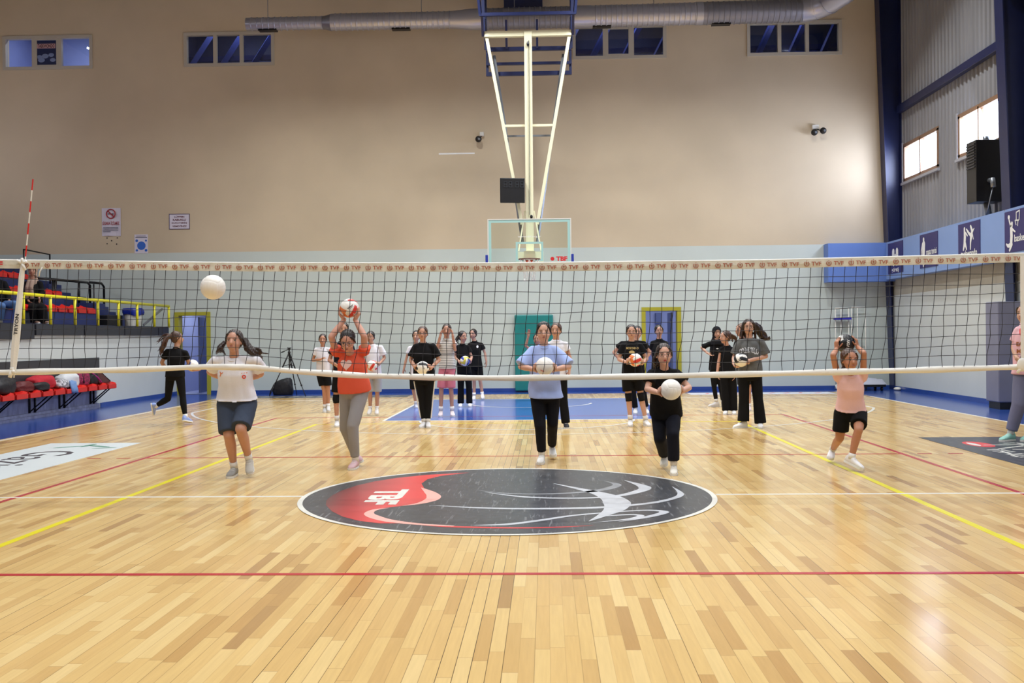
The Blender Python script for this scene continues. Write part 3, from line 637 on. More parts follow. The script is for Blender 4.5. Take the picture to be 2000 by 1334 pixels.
# covered trolley and the white tube frame in the right corner
tr = empty('covered_trolley', (8.2, 16.3, 0), 'low trolley under a grey sheet in the back right corner', 'trolley')
t = MB(); t.box((7.8, 16.05, .10), (8.62, 16.7, .16)); 
for x in (7.88, 8.54):
    for y in (16.12, 16.62): t.lathe((x-.02, y, .05), [(.05, 0), (.05, .04)], 12, (1, 0, 0))
t.build('trolley_base', m_black, tr)
t = MB(); V = []; 
for i in range(9):
    for j in range(9):
        x, y = 7.76+.9*i/8, 16.02+.72*j/8; e_ = min(i, 8-i, j, 8-j); V.append((x, y, .16+(.13+.02*math.sin(i*1.7)+.015*math.sin(j*2.3) if e_ > 0 else 0)))
t.add(V, [(i*9+j, (i+1)*9+j, (i+1)*9+j+1, i*9+j+1) for i in range(8) for j in range(8)]); t.build('sheet', mat('grey_sheet', '#b4b8c6', .7, bump=.3, bscale=8), tr, smooth=True)
wf = empty('metal_rack', (7.9, 16.6, 0), 'white metal tube rack standing in the right corner behind the pink player', 'rack')
t = MB()
for xs in ((7.62, 7.76, 7.95), (8.02, 8.17, 8.37)):
    for x in xs: t.tube([(x, 16.79, .12), (x, 16.79, 2.05)], .013, 8)
t.tube([(7.62, 16.79, 2.05), (7.95, 16.79, 2.05)], .013, 8); t.tube([(8.02, 16.79, 2.07), (8.37, 16.79, 2.07)], .013, 8); t.tube([(7.76, 16.79, 1.26), (8.37, 16.79, 1.26)], .013, 8); t.tube([(7.62, 16.79, .12), (8.37, 16.79, .12)], .02, 8); t.tube([(7.62, 16.73, .02), (7.62, 16.79, .12), (7.62, 16.85, .02)], .02, 8); t.tube([(8.37, 16.76, .02), (8.37, 16.79, .12), (8.37, 16.85, .02)], .02, 8)
t.build('rack_tubes', m_white_p, wf, smooth=True)
t = MB(); t.box((7.58, 16.7, 1.76), (8.0, 16.85, 1.81)); t.build('blue_pad', mat('royal_blue', '#2424a8', .5), wf, bevel=.01)
t = MB(); t.ball((8.95, 16.2, .04), (.09, .12, .045)); tag(t.build('cloth_bundle', m_white_p, smooth=True), 'small white cloth bundle on the floor by the corner column', 'cloth')
# ------------------------------------------------------------------ air duct
du = empty('air_duct', (0, 15.5, 9.1), 'long silver ribbed air duct hung under the roof along the back wall', 'duct')
def ribbed(x0, x1, r0, r1, pitch, z0=9.09, z1=9.11):
    prof = []; n = int(abs(x1-x0)/pitch)
    mb = MB(); ax = np.array((x1-x0, 0, z1-z0)); L = np.linalg.norm(ax)
    for i in range(n):
        a = L*i/n; b = L*(i+1)/n; r = r0+(r1-r0)*i/n
        prof += [(r, a), (r, b-.04), (r+.012, b-.03), (r+.012, b-.01), (r, b-.001)]
    mb.lathe((x0, 15.5, z0), prof, 32, ax); return mb
def auto_build(mb, name, m, par): return mb.build(name, m, par, auto=True)
auto_build(ribbed(-6.87, -5.0, .155, .155, .135, 9.08, 9.08), 'duct_section', m_duct, du)
t = MB(); t.lathe((-5.0, 15.5, 9.08), [(.155, 0), (.165, .06), (.2, .2)], 32, (1, 0, 0)); auto_build(t, 'duct_collar', m_ductd, du)
auto_build(ribbed(-4.8, -1.9, .2, .2, .13, 9.09, 9.09), 'duct_section', m_duct, du)
t = MB(); t.lathe((-1.9, 15.5, 9.09), [(.2, 0), (.21, .1), (.25, .5), (.25, .8)], 32, (1, 0, 0)); auto_build(t, 'duct_collar', m_duct, du)
auto_build(ribbed(-1.1, 1.05, .25, .25, .12, 9.09, 9.10), 'duct_section', m_ductd, du)
t = MB(); t.lathe((1.05, 15.5, 9.10), [(.262, 0), (.262, .45)], 32, (1, 0, 0)); auto_build(t, 'duct_collar', m_duct, du)
auto_build(ribbed(1.5, 4.0, .255, .255, .12, 9.1, 9.12), 'duct_section', m_duct, du)
t = MB(); t.lathe((4.0, 15.5, 9.12), [(.27, 0), (.27, .16)], 32, (1, 0, 0)); auto_build(t, 'duct_collar', m_duct, du)
auto_build(ribbed(4.16, 6.5, .265, .265, .125, 9.12, 9.14), 'duct_section', m_ductd, du)
t = MB(); P = [(6.5, 15.5, 9.14)]; 
for k in range(1, 7): a = math.pi/2*k/6*.8; P.append((6.55+.62*math.sin(a), 15.5-.62*(1-math.cos(a)), 9.14+.10*k/6))
P.append((7.75, 14.2, 9.5)); t.tube(P, .27, 32); auto_build(t, 'duct_elbow', m_duct, du)
for k in (2, 5): t = MB(); p = np.array(P[k]); q = np.array(P[k+1]); t.lathe(p, [(.282, 0), (.282, .03)], 32, q-p); auto_build(t, 'elbow_ring', m_duct, du)
for x, r, z in ((-6.35, .155, 9.08), (-3.1, .2, 9.09), (1.75, .255, 9.11), (4.6, .265, 9.12)):
    t = MB(); t.box((x-.22, 15.42, z-r-.02), (x+.22, 15.6, z-r+.02)); t.build('air_vent', m_blackm, du)
t = MB(); t.bar((7.35, 14.63, 9.25), (7.55, 14.40, 9.33), .10, .12); t.build('air_vent', m_blackm, du)
for x, z in ((-6.35, 9.2), (-2.6, 9.25), (3.0, 9.3), (-.35, 9.3)):
    t = MB(); t.tube([(x, 15.5, z), (x, 15.5, 10.99)], .008, 6); t.build('hanger_wire', m_grey, du)

# ------------------------------------------------------------------ basketball goal
go = empty('basketball_goal', (0, 13.4, 3), 'basketball hoop with glass board on a white frame hanging from the roof', 'basketball hoop')
YG = 13.5; YB = 12.8
t = MB(); t.box((-.085, YG-.08, 3.25), (.085, YG+.08, 8.16)); t.build('mast', m_cream, go, bevel=.006)
t = MB(); t.box((-.96, YG-.06, 8.06), (.96, YG+.06, 8.18)); t.bar((-.92, YG, 8.08), (-.17, YG, 3.9), .07); t.bar((.92, YG, 8.08), (.17, YG, 3.9), .07); t.bar((-.54, YG, 6.09), (.54, YG, 6.09), .05)
t.build('hanging_frame', m_cream, go)
t = MB(); t.bar((-.80, YG+.9, 7.9), (-.16, YG+.05, 3.5), .05); t.bar((.80, YG+.9, 7.9), (.16, YG+.05, 3.5), .05); t.bar((-.50, YG+.45, 5.95), (.50, YG+.45, 5.95), .04); t.build('rear_brace', m_grey, go)
t = MB()
t.bar((-.98, YG, 8.1), (-1.02, YG, 10.99), .07); t.bar((.98, YG, 8.1), (1.02, YG, 10.99), .07); t.bar((-1.05, YG-.3, 8.47), (1.05, YG-.3, 8.47), .07)
t.bar((-1.0, YG-.02, 8.08), (-1.0, YG-.3, 8.5), .05); t.bar((1.0, YG-.02, 8.08), (1.0, YG-.3, 8.5), .05)
t.bar((-1.03, YG-.3, 8.45), (-1.25, YG-.9, 10.99), .06); t.bar((1.03, YG-.3, 8.45), (1.25, YG-.9, 10.99), .06)
for z, y, h in ((8.0, YG+.75, .09), (7.72, YG+.95, .06), (7.5, YG+1.0, .09)): t.bar((-.98, y, z), (.98, y, z), .07, h)
for x in (-.96, .96): t.bar((x, YG+1.0, 7.46), (x, YG+1.0, 8.2), .06); t.bar((x, YG+.95, 8.1), (x, YG, 8.45), .06)
for x in (-.5, .2): t.bar((x, YG+.7, 8.0), (x, YG+.5, 8.6), .05)
for x in (-.98, .98): t.bar((x, YG+.75, 8.0), (x, YG+.75, 10.99), .06)
t.build('ceiling_truss', m_navy, go)
t = MB(); t.box((-.30, YG-.2, 3.03), (.30, YG-.05, 3.28)); t.box((-.12, YB+.03, 3.02), (.12, YG-.05, 3.26)); t.box((-.055, YG-.09, 4.05), (.055, YG-.08, 3.3)); t.bar((-.25, YG-.1, 3.3), (-.1, YG, 4.2), .03); t.bar((.25, YG-.1, 3.3), (.1, YG, 4.2), .03); t.build('board_bracket', m_cream, go)
t = MB(); t.tube([(.02, YG-.085, 7.95), (.02, YG-.10, 7.85), (.0, YG-.1, 4.1)], .006, 6); t.lathe((0, YG-.1, 7.82), [(.02, 0), (.03, .05), (.02, .1)], 10); t.lathe((.04, YG-.1, 4.0), [(.015, 0), (.035, .06), (.02, .1)], 10); t.build('winch_cable', m_blackm, go)
bd = MB(); bd.box((-.88, YB, 2.92), (.88, YB+.015, 3.93)); bo = bd.build('backboard', m_acr, go)
t = MB(); frame_rect(t, -.9, .9, 2.9, 3.95, YB-.01, YB+.03, .022); t.build('board_frame', m_white_p, bo)
t = MB(); frame_rect(t, -.876, .876, 2.925, 3.925, YB-.006, YB-.001, .055); frame_rect(t, -.295, .295, 3.03, 3.45, YB-.006, YB-.001, .045); t.build('board_lines', m_mint, bo)
t = MB(); t.box((-.95, YB-.02, 2.88), (-.895, YB+.04, 3.18)); t.box((.895, YB-.02, 2.88), (.95, YB+.04, 3.18)); t.box((-.95, YB-.02, 2.85), (.95, YB+.04, 2.9)); t.build('board_padding', mat('royal_pad', '#25399c', .5), bo, bevel=.008)
t = MB(); lettering(t, 'TBF', (.69, YB-.008, 3.08), (1, 0, 0), (0, 0, 1), width=.24, height=.10, bold=.05); t.lathe((.49, YB-.006, 3.08), [(.042, 0), (.042, .002)], 20, (0, -1, 0)); t.build('lettering', m_redp, bo)
t = MB(); lettering(t, 'www.tbf.org.tr', (0, YB-.008, 3.56), (1, 0, 0), (0, 0, 1), width=.5, height=.05, bold=.01); t.build('web_lettering', m_signw, bo)
rm = MB(); C0 = (0, YB-.376, 3.05); R_ = .225; rm.tube([(C0[0]+R_*math.cos(2*math.pi*k/32), C0[1]+R_*math.sin(2*math.pi*k/32), 3.05) for k in range(32)], .011, 8, closed=True)
rim = rm.build('rim', mat('rim_maroon', '#5a2a22', .4, metal=.3), go, smooth=True)
t = MB(); t.box((-.08, YB-.16, 2.95), (.08, YB-.0, 3.06)); t.build('rim_bracket', mat('rim_orange', '#c64a22', .4), rim)
t = MB()
for k in range(12):
    for s in (1, -1):
        P = []
        for j in range(5):
            a = 2*math.pi*(k+s*j*.5)/12; r = .215-.10*min(1, j/3.2); P.append((C0[0]+r*math.cos(a), C0[1]+r*math.sin(a), 3.04-.10*j))
        t.tube(P, .006, 5)
    a = 2*math.pi*k/12; t.tube([(C0[0]+.115*math.cos(a), C0[1]+.115*math.sin(a), 2.64), (C0[0]+.12*math.cos(a+.2), C0[1]+.12*math.sin(a+.2), 2.58)], .008, 5)
t.build('basket_net', m_white_p, rim)
sc = empty('shot_clock', (-.38, YG-.2, 4.3), 'black shot clock display fixed beside the white mast', 'clock')
t = MB(); 
t.add([(-.64, YG-.28, 4.36), (-.10, YG-.18, 4.36), (-.10, YG-.10, 4.36), (-.64, YG-.18, 4.36), (-.64, YG-.28, 4.90), (-.10, YG-.18, 4.90), (-.10, YG-.10, 4.90), (-.64, YG-.18, 4.90)], [(0, 3, 2, 1), (4, 5, 6, 7), (0, 1, 5, 4), (1, 2, 6, 5), (2, 3, 7, 6), (3, 0, 4, 7)])
t.build('clock_case', m_black, sc, bevel=.012)
def seg_digit(mb, ch, o, r, u, w, h, th):
    S7 = {'0': 'abcdef', '1': 'bc', '8': 'abcdefg', '2': 'abged', '4': 'fgbc'}[ch]
    P = {'a': ((0, h), (w, h)), 'b': ((w, h/2), (w, h)), 'c': ((w, 0), (w, h/2)), 'd': ((0, 0), (w, 0)), 'e': ((0, 0), (0, h/2)), 'f': ((0, h/2), (0, h)), 'g': ((0, h/2), (w, h/2))}
    for s in S7:
        (a, b), (c, d) = P[s]; mb.bar(o+r*a+u*b, o+r*c+u*d, th, th*.3, up=np.cross(r, u))
rr = np.array((.54, .10, 0)); rr /= np.linalg.norm(rr); t = MB(); o0 = np.array((-.62, YG-.281, 4.70))+rr*.03
for k, x in enumerate((.04, .15, .30, .41)): seg_digit(t, '8', o0+rr*x, rr, np.array((0, 0, 1.0)), .065, .12, .012)
t.build('dark_digits', mat('unlit_segment', '#2c3036', .5), sc)

# ------------------------------------------------------------------ volleyball net
NX0, NX1 = -4.78, 4.78
def interp(x, T): return float(np.interp(x, [a for a, b in T], [b for a, b in T]))
TOPZ = [(-5.6, 2.19), (-4.6, 2.155), (-2.3, 2.10), (0, 2.07), (2.3, 2.07), (4.5, 2.10), (5.6, 2.13)]
BOTZ = [(-5.6, 1.17), (-4.62, 1.14), (-3.4, 1.155), (-2.74, 1.175), (-2.3, 1.165), (-1.9, 1.125), (-1.35, 1.085), (-.6, 1.06), (0, 1.05), (1.2, 1.055), (2.3, 1.07), (3.6, 1.09), (4.53, 1.11), (5.6, 1.14)]
net = empty('volleyball_net', (0, 0, 0), 'black volleyball net with white top band stretched across the court', 'net')
m_band = mat('ivory_band', '#d6d2c2', .7, noise=.12, nscale=10, bump=.25, bscale=14)
m_tape = mat('white_tape', '#e9e8e2', .6, bump=.2, bscale=20)
m_cord = mat('black_cord', '#17161b', .6)
t = MB(); V = []; n = 160
for i in range(n+1):
    x = NX0+(NX1-NX0)*i/n; z = interp(x, TOPZ); y = .004*math.sin(x*9)
    for dy, dz in ((-.010, 0), (-.013+y, -.035), (-.012, -.07), (.010, -.07), (.012+y, -.035), (.010, 0)): V.append((x, dy, z+dz))
F = [(6*i+j, 6*i+(j+1) % 6, 6*i+6+(j+1) % 6, 6*i+6+j) for i in range(n) for j in range(6)]+[tuple(range(5, -1, -1)), tuple(6*n+j for j in range(6))]
t.add(V, F); band = t.build('top_band', m_band, net)
t = MB()
for i in range(n+1):
    pass
t.tube([(NX0+(NX1-NX0)*i/n, 0, interp(NX0+(NX1-NX0)*i/n, TOPZ)+.004) for i in range(n+1)], .009, 8); t.build('top_cord', m_tape, band, smooth=True)
t = MB(); x = -4.36; k = 0
while x < 4.6:
    z = interp(x, TOPZ)-.037; lettering(t, 'TVF', (x+.085, -.0185, z), (1, 0, -.01), (0, 0, 1), width=.085, height=.034, bold=.02)
    P = [(x+.0+.021*math.cos(a), -.019, z+.021*math.sin(a)) for a in np.linspace(math.radians(130), math.radians(410), 14)]; t.tube(P, .0032, 5)
    t.bar((x, -.019, z-.010), (x, -.019, z+.008), .005); t.bar((x-.008, -.019, z+.010), (x+.008, -.019, z+.010), .005); t.ball((x, -.019, z+.024), .004, nu=6, nv=4)
    x += .1945
t.build('lettering', mat('faded_red_print', '#a9624c', .6), band)
t = MB(); lettering(t, 'F', (-4.60, -.0185, interp(-4.6, TOPZ)-.035), (1, 0, 0), (0, 0, 1), width=.05, height=.055, bold=.04); t.build('red_letter', m_redp, band)
def wav(x, k): return .006*math.sin(x*2.1+k*1.3)+.004*math.sin(x*5.3+k*.7)
t = MB(); NR = 10
def node(x, k):          # k: 0 top .. NR bottom
    zt, zb = interp(x, TOPZ)-.07, interp(x, BOTZ)+.02; s = k/NR
    lean = -.062*s-.018*s*s; wob = .012*math.sin(x*4.1+.4*k)*s+.010*math.sin(x*13.7+1.7*k)*s
    return (x+lean+wob, .02*math.sin(x*1.3)*s, zt+(zb-zt)*s+(wav(x, k) if 0 < k < NR else 0))
xs = np.arange(-4.68, 4.86, .0995)
for x in xs:
    P = [node(x, k) for k in range(NR+1)]
    if P[-1][0] < NX0: continue
    t.tube(P, .0027, 4, caps=False)
xs2 = np.arange(-4.68, 4.84, .0497)
for k in range(1, NR): t.tube([node(x, k) for x in xs2], .0025, 4, caps=False)
nt_ = t.build('netting', m_cord, net)
t = MB(); V = []; n = 200
for i in range(n+1):
    x = NX0+(NX1-NX0)*i/n; z = interp(x, BOTZ)+.012*math.sin(x*1.7)*0; w = .026+.003*math.sin(x*7); y = .006*math.sin(x*5)
    for dy, dz in ((-.008, w), (-.016+y, 0), (-.008, -w), (.008, -w), (.016+y, 0), (.008, w)): V.append((x, dy, z+dz))
F = [(6*i+j, 6*i+(j+1) % 6, 6*i+6+(j+1) % 6, 6*i+6+j) for i in range(n) for j in range(6)]+[tuple(range(5, -1, -1)), tuple(6*n+j for j in range(6))]
t.add(V, F); t.build('bottom_tape', m_tape, net, smooth=True)
t = MB()
for s in (-1, 1): t.tube([(s*4.78, 0, interp(s*4.78, TOPZ)), (s*5.65, 0, interp(s*5.6, TOPZ)+.01)], .004, 6); t.tube([(s*4.78, 0, interp(s*4.78, BOTZ)), (s*5.65, 0, 1.15)], .004, 6)
t.build('tension_cable', m_grey, net)
for s in (-1, 1):
    t = MB(); t.lathe((s*5.68, 0, 0), [(.16, 0), (.16, .02), (.05, .03), (.045, .05), (.045, 2.25), (.03, 2.27)], 20); tag(t.build('net_post', m_white_p, smooth=False), 'white net post left of the court' if s < 0 else 'white net post right of the court', 'post')
# side tapes with antenna
def strap(pts, w, label):
    t = MB(); V = []
    for (x, z) in pts: V += [(x-w/2, -.022, z), (x+w/2, -.026, z), (x+w/2, -.018, z), (x-w/2, -.014, z)]
    n = len(pts); F = [(4*i+j, 4*i+(j+1) % 4, 4*i+4+(j+1) % 4, 4*i+4+j) for i in range(n-1) for j in range(4)]+[(3, 2, 1, 0), (4*n-4, 4*n-3, 4*n-2, 4*n-1)]
    t.add(V, F); return t
p0, p1 = at(47, 512, 0), at(27, 732, 0)
L = [(p0[0]+(p1[0]-p0[0])*k/8, p0[2]+(p1[2]-p0[2])*k/8) for k in range(9)]
t = MB(); V = []
for k, (x, z) in enumerate(L):
    w = (.03, .05, .045, .055, .065, .07, .07, .06, .045)[k]; V += [(x-w/2, -.024, z), (x, -.034, z), (x+w/2, -.024, z), (x+w/2, -.014, z), (x-w/2, -.014, z)]
n = len(L); t.add(V, [(5*i+j, 5*i+(j+1) % 5, 5*i+5+(j+1) % 5, 5*i+5+j) for i in range(n-1) for j in range(5)]+[(4, 3, 2, 1, 0), tuple(5*n-5+j for j in range(5))])
sb = t.build('side_tape', m_tape, net, label='white side tape with black lettering')
a = at(36, 634, 0); up = (p0-p1)/np.linalg.norm(p0-p1); t = MB(); lettering(t, 'TRYON', (a[0], -.0375, a[2]), tuple(up), (-up[2], 0, up[0]), width=.19, height=.034, bold=.02); t.build('lettering', m_black, sb)
t = MB(); q = at(47, 515, 0)
for dx, dz in ((-.05, .03), (.03, -.06), (.0, .05), (.04, .02)): t.tube([(q[0], -.03, q[2]), (q[0]+dx, -.035, q[2]+dz)], .012, 8)
q2 = at(27, 722, 0)
for dx, dz in ((-.02, -.07), (.02, -.03), (0, .02)): t.tube([(q2[0], -.03, q2[2]), (q2[0]+dx, -.035, q2[2]+dz)], .018, 8)
for px, py in ((74, 521), (80, 527), (76, 535)): pass
s_ = [at(83, 522, -.02), at(78, 530, -.02), at(76, 540, -.02)]; t.tube(s_, .006, 6)
t.build('knot', m_tape, sb, smooth=True)
t = MB(); x = 4.52
t.box((x-.025, -.026, 1.10), (x+.025, -.016, 2.08)); t.build('side_tape', m_tape, net, label='white side tape at the right edge')
t = MB(); t.ball((4.50, -.03, 1.13), (.045, .02, .06)); t.tube([(4.50, -.03, 1.12), (4.46, -.03, 1.06)], .014, 8); t.build('knot', m_tape, net, smooth=True)
# red and white antenna
A0, A1 = at(64.5, 350, .02), at(27, 738, .02); an = empty('net_antenna', (A1[0], -.03, A1[2]), 'red and white striped antenna standing above the left end of the net', 'antenna')
n = 18
for mi, nm, m in ((0, 'red_stripe', m_red), (1, 'white_stripe', m_white_p)):
    t = MB()
    for k in range(n):
        if k % 2 != mi: continue
        a = A0+(A1-A0)*k/n; b = A0+(A1-A0)*(k+1)/n; t.tube([a, b], .0065, 8)
    t.build(nm, m, an, smooth=False)

# ------------------------------------------------------------------ grandstand on the left
STX = LW
m_navyp = mat('navy_painted_step', '#232f66', .5, noise=.12, nscale=3)
t = MB(); t.box((LW-.25, FRONT, 0), (LW, BW, 1.55)); struct(t.build('wall_left_lower', m_white))
gs = empty('grandstand', (-10, 8, 1.5), 'dark blue stepped grandstand above the low white wall', 'grandstand')
t = MB(); t.box((-10.0, FRONT, 1.55), (LW-.0, 16.35, 1.75)); t.build('deck', m_navyd, gs)
t = MB()
y = 9.55
while y < 16.2: t.box((LW-.0, y, 1.53), (LW+.06, min(y+1.95, 16.2), 1.735)); y += 2.0
t.box((LW, FRONT, 1.46), (LW+.05, 9.5, 1.735)); t.build('ledge_panel', mat('charcoal_panel', '#23252f', .5), gs)
t = MB()
for k in range(6): t.box((-10.0-.78*(k+1), FRONT, 1.55), (-10.0-.78*k, 14.05-.0*k, 1.75+.40*(k+1)-.12))
for k in range(5): t.box((-10.0-.78*(k+1), 14.05, 1.55), (-10.0-.78*k, BW, 1.75+.40*k)) if k else None
t.build('step', m_navyp, gs)
for k, (x, y, z) in enumerate(((-10.2, 14.3, 1.75), (-10.5, 15.2, 1.75), (-10.3, 16.0, 1.75), (-11.2, 14.2, 2.15), (-11.4, 15.1, 2.15))): t = MB(); t.box((x-.35, y, z), (x, y+.62, z+(.55, .5, .3, .6, .45)[k])); t.build('step_block', m_navyp, gs)
# red shell seats in rows
def seat_mesh():
    t = MB(); V = []; nu, nv = 7, 6
    for i in range(nu):
        for j in range(nv):
            u = i/(nu-1)*2-1; v = j/(nv-1); V.append((-.17+.34*v, u*.20, .02+.05*(u*u)**1.5+.05*(1-v)**3*1.3+(.0 if v < .85 else -.02)))
    nn = len(V); V += [(x, y, z-.05) for x, y, z in V]
    F = []
    for i in range(nu-1):
        for j in range(nv-1): a = i*nv+j; F += [(a, a+nv, a+nv+1, a+1), (nn+a, nn+a+1, nn+a+nv+1, nn+a+nv)]
    for i in range(nu-1):
        for j in (0, nv-1): a = i*nv+j; F.append((a, a+nv, nn+a+nv, nn+a))
    for j in range(nv-1):
        for i in (0, nu-1): a = i*nv+j; F.append((a, a+1, nn+a+1, nn+a))
    t.add(V, F)
    t.box((.15, -.19, -.06), (.19, .19, .025)); return t
seat0 = None
ordn = ['front', 'second', 'third', 'fourth', 'fifth']
for k in range(5):
    x = -10.0-.78*k-.17; z = 1.75+.40*(k+1)-.12+.062
    y = 13.75; i = 0
    while y > (9.9, 9.5, 9.0, 8.6, 8.2)[k]:
        if seat0 is None:
            o = seat_mesh().build('stand_seat', m_red, smooth=False, bevel=.008); seat0 = o
        else: o = seat0.copy(); COL.objects.link(o)
        o.location = (x, y, z)
        tag(o, 'red plastic shell seat in the %s row of the grandstand' % ordn[k], 'seat', '%s row of red grandstand seats' % ordn[k])
        y -= .46; i += 1
        if k == 0 and i == 5: y -= .7
# yellow railing
rl_ = empty('yellow_railing', (LW, 12, 1.74), 'yellow tube railing along the edge of the grandstand', 'railing')
t = MB(); t.tube([(LW+.02, 5.0, 2.29), (LW+.02, 16.32, 2.27)], .032, 12); t.build('top_rail', m_yellow, rl_, smooth=True)
for y in (6.1, 7.12, 8.14, 9.16, 10.18, 11.2, 12.25, 13.3, 14.33, 15.37, 16.32): t = MB(); t.tube([(LW+.02, y, 1.73), (LW+.02, y, 2.27)], .030, 12); t.build('post', m_yellow, rl_, smooth=True)
# black railings of the stair
def railing(pts, label, r=.02, posts=()):
    t = MB(); t.tube(pts, r, 8)
    for a, b in posts: t.tube([a, b], r, 8)
    return tag(t.build('black_railing', m_blackm, smooth=True), label, 'railing')
railing([(-11, 13.3, 2.83), (-11, 15.75, 2.86), (-11, 15.9, 2.80), (-11, 15.9, 2.30)], 'black tube railing in the middle of the grandstand stair', .03, [((-11, 15.3, 2.84), (-11, 15.3, 2.2)), ((-11, 14.1, 2.83), (-11, 14.1, 2.1)), ((-11, 14.0, 2.83), (-10.95, 13.9, 2.2))])
railing([(-11, 15.9, 2.87), (-11, 16.55, 2.88), (-11, 16.7, 2.80), (-11, 16.7, 1.8)], 'black tube railing beside the back wall at the stair', .03, [])
railing([(-12.2, 15.0, 3.0), (-12.2, 15.0, 3.63), (-12.2, 16.29, 3.61), (-12.2, 16.29, 2.4)], 'thin black frame railing at the top of the grandstand', .02)
railing([(-10.05, 14.0, 1.75), (-10.05, 14.0, 2.72)], 'lone black post at the foot of the grandstand stair', .018)
# bin with blue bag
bn = empty('waste_bin', (-9.75, 15.5, 1.75), 'white waste bin with a blue bag on the grandstand deck', 'bin')
t = MB(); t.lathe((-9.75, 15.5, 1.75), [(.19, 0), (.22, .38), (.2, .38)], 20); t.build('bucket', m_white_p, bn, smooth=False)
t = MB(); 
pr = []
V = []; n = 24
for j, (r, z) in enumerate(((.235, 2.03), (.25, 2.10), (.245, 2.17), (.225, 2.20), (.15, 2.18), (.02, 2.16))):
    for i in range(n): a = 2*math.pi*i/n; rr_ = r*(1+.06*math.sin(a*5+j)); V.append((-9.75+rr_*math.cos(a), 15.5+rr_*math.sin(a), z+.025*math.sin(a*3+1)*(j == 0)))
t.add(V, [(j*n+i, j*n+(i+1) % n, (j+1)*n+(i+1) % n, (j+1)*n+i) for j in range(5) for i in range(n)]); t.build('bin_bag', mat('blue_bag', '#1c2f9a', .3, noise=.2), bn, smooth=True)
t = MB(); t.bar((LW-.1, 15.0, 1.78), (LW-.1, 16.2, 2.2), .03, .05); t.build('diagonal_bar', m_grey, bn)
t = MB(); t.box((-10.35, 14.5, 1.75), (-9.95, 15.35, 2.02)); tag(t.build('equipment_box', m_black, bevel=.02), 'low black box on the grandstand deck under the stair', 'box')

# plinth, bench and bags below the stand
t = MB(); t.box((LW-.001, FRONT, 0), (LW+.08, 12.15, .10), 0); t.box((LW-.001, FRONT, .10), (LW+.05, 12.05, .40), 0)
t.box((LW-.001, FRONT, .0), (LW+.14, 11.9, .05), 0)
struct(t.build('trim_2', mat('lilac_grey_plinth', '#8d93b4', .6, noise=.3, nscale=9, stretch=(1, 1, .3))))
t = MB(); t.box((LW+.001, FRONT+.05, .45), (LW+.04, 12.25, 1.06)); tag(t.build('backrest_panel', mat('charcoal_pad', '#303136', .5)), 'long charcoal panel on the low wall behind the red bench', 'panel')
bc = empty('bench', (-8.95, 9, 0), 'long wall bench of red plastic seats below the grandstand', 'bench')
t = MB(); t.box((LW+.05, 4.8, .405), (LW+.09, 12.2, .435)); t.box((LW+.36, 4.8, .405), (LW+.40, 12.2, .435)); t.build('bench_rail', m_blackm, bc)
sm = seat_mesh(); me = sm.mesh('seat', m_red); y = 12.0
while y > 5:
    o = bpy.data.objects.new('seat', me); COL.objects.link(o); o.location = (LW+.24, y, .475); attach(o, bc); y -= .46
for y in (5.3, 6.2, 7.1, 7.95, 8.05, 9.25, 9.45, 10.4, 10.6, 11.75, 11.9):
    t = MB(); t.bar((LW+.07, y, .42), (LW+.07, y, .10), .03); t.bar((LW+.07, y, .12), (LW+.40, y+.05, .42), .022); t.build('bracket', m_blackm, bc)
# bags and clothes on the bench
def lump(name, c, r, m, label, cat, seed=0, amp=.18, parent=None, squash=1.0, n=22, group=None, slant=0.0, slant_x=False):
    rs = np.random.RandomState(seed); W_ = rs.normal(size=(10, 3))*np.array([3, 3, 4]); ph = rs.rand(10)*6.28
    t = MB(); t.ball((0, 0, 0), 1, nu=n*2, nv=n); v = t.v[0]
    d = sum(np.sin(v@W_[i]+ph[i]) for i in range(10))/10*amp*1.3
    W2 = rs.normal(size=(8, 3))*9; d = d+sum(np.abs(np.sin(v@W2[i]+ph[i])) for i in range(8))/8*.22-.14
    v = v*(1+d)[:, None]; v = np.sign(v)*np.abs(v)**np.array([.72, .72, .8])
    if slant: v[:, 2] = np.where(v[:, 2] > 0, v[:, 2]*(1+slant*v[:, 0 if slant_x else 1]), v[:, 2])
    v = v*np.array(r); v[:, 2] = np.maximum(v[:, 2], -r[2]*.62); v[:, 2] += r[2]*.62; t.v[0] = v+np.array(c)
    o = t.build(name, m, parent, smooth=True)
    return tag(o, label, cat, group) if parent is None else o
SZ = .53
m_rucks = mat('black_nylon', '#141318', .6, bump=.4, bscale=14)
def strapt(parent, pts, m, r=.012): t = MB(); t.tube(pts, r, 6); t.build('bag_strap', m, parent, smooth=True)
X0 = LW+.2
b = lump('backpack', (X0, 8.05, SZ), (.17, .34, .17), m_rucks, 'bulky black backpack at the left end of the red bench', 'bag', 1)
b = lump('sports_bag', (X0, 8.75, SZ), (.15, .28, .11), mat('maroon_nylon', '#5c1216', .6, bump=.4, bscale=14), 'slouched maroon bag beside the bulky black backpack', 'bag', 2)
b = lump('sweatshirt', (X0-.02, 9.45, SZ+.02), (.15, .42, .15), mat('crimson_cloth', '#b5182a', .8, bump=.5, bscale=10), 'crumpled crimson sweatshirt heaped on the bench', 'clothing', 3, .3)
b = lump('cap', (X0+.09, 9.2, SZ), (.11, .26, .085), m_rucks, 'dark cap with pale trim in front of the crimson sweatshirt', 'cap', 4); strapt(b, [(X0+.13, 9.0, SZ+.10), (X0+.15, 9.2, SZ+.115), (X0+.13, 9.42, SZ+.09)], m_tape, .01)
b = lump('tote_bag', (X0, 10.45, SZ), (.14, .36, .17), mat('white_canvas', '#cfd2d6', .8, bump=.4, bscale=9), 'white canvas bag sagging in the middle of the bench', 'bag', 5, .2)
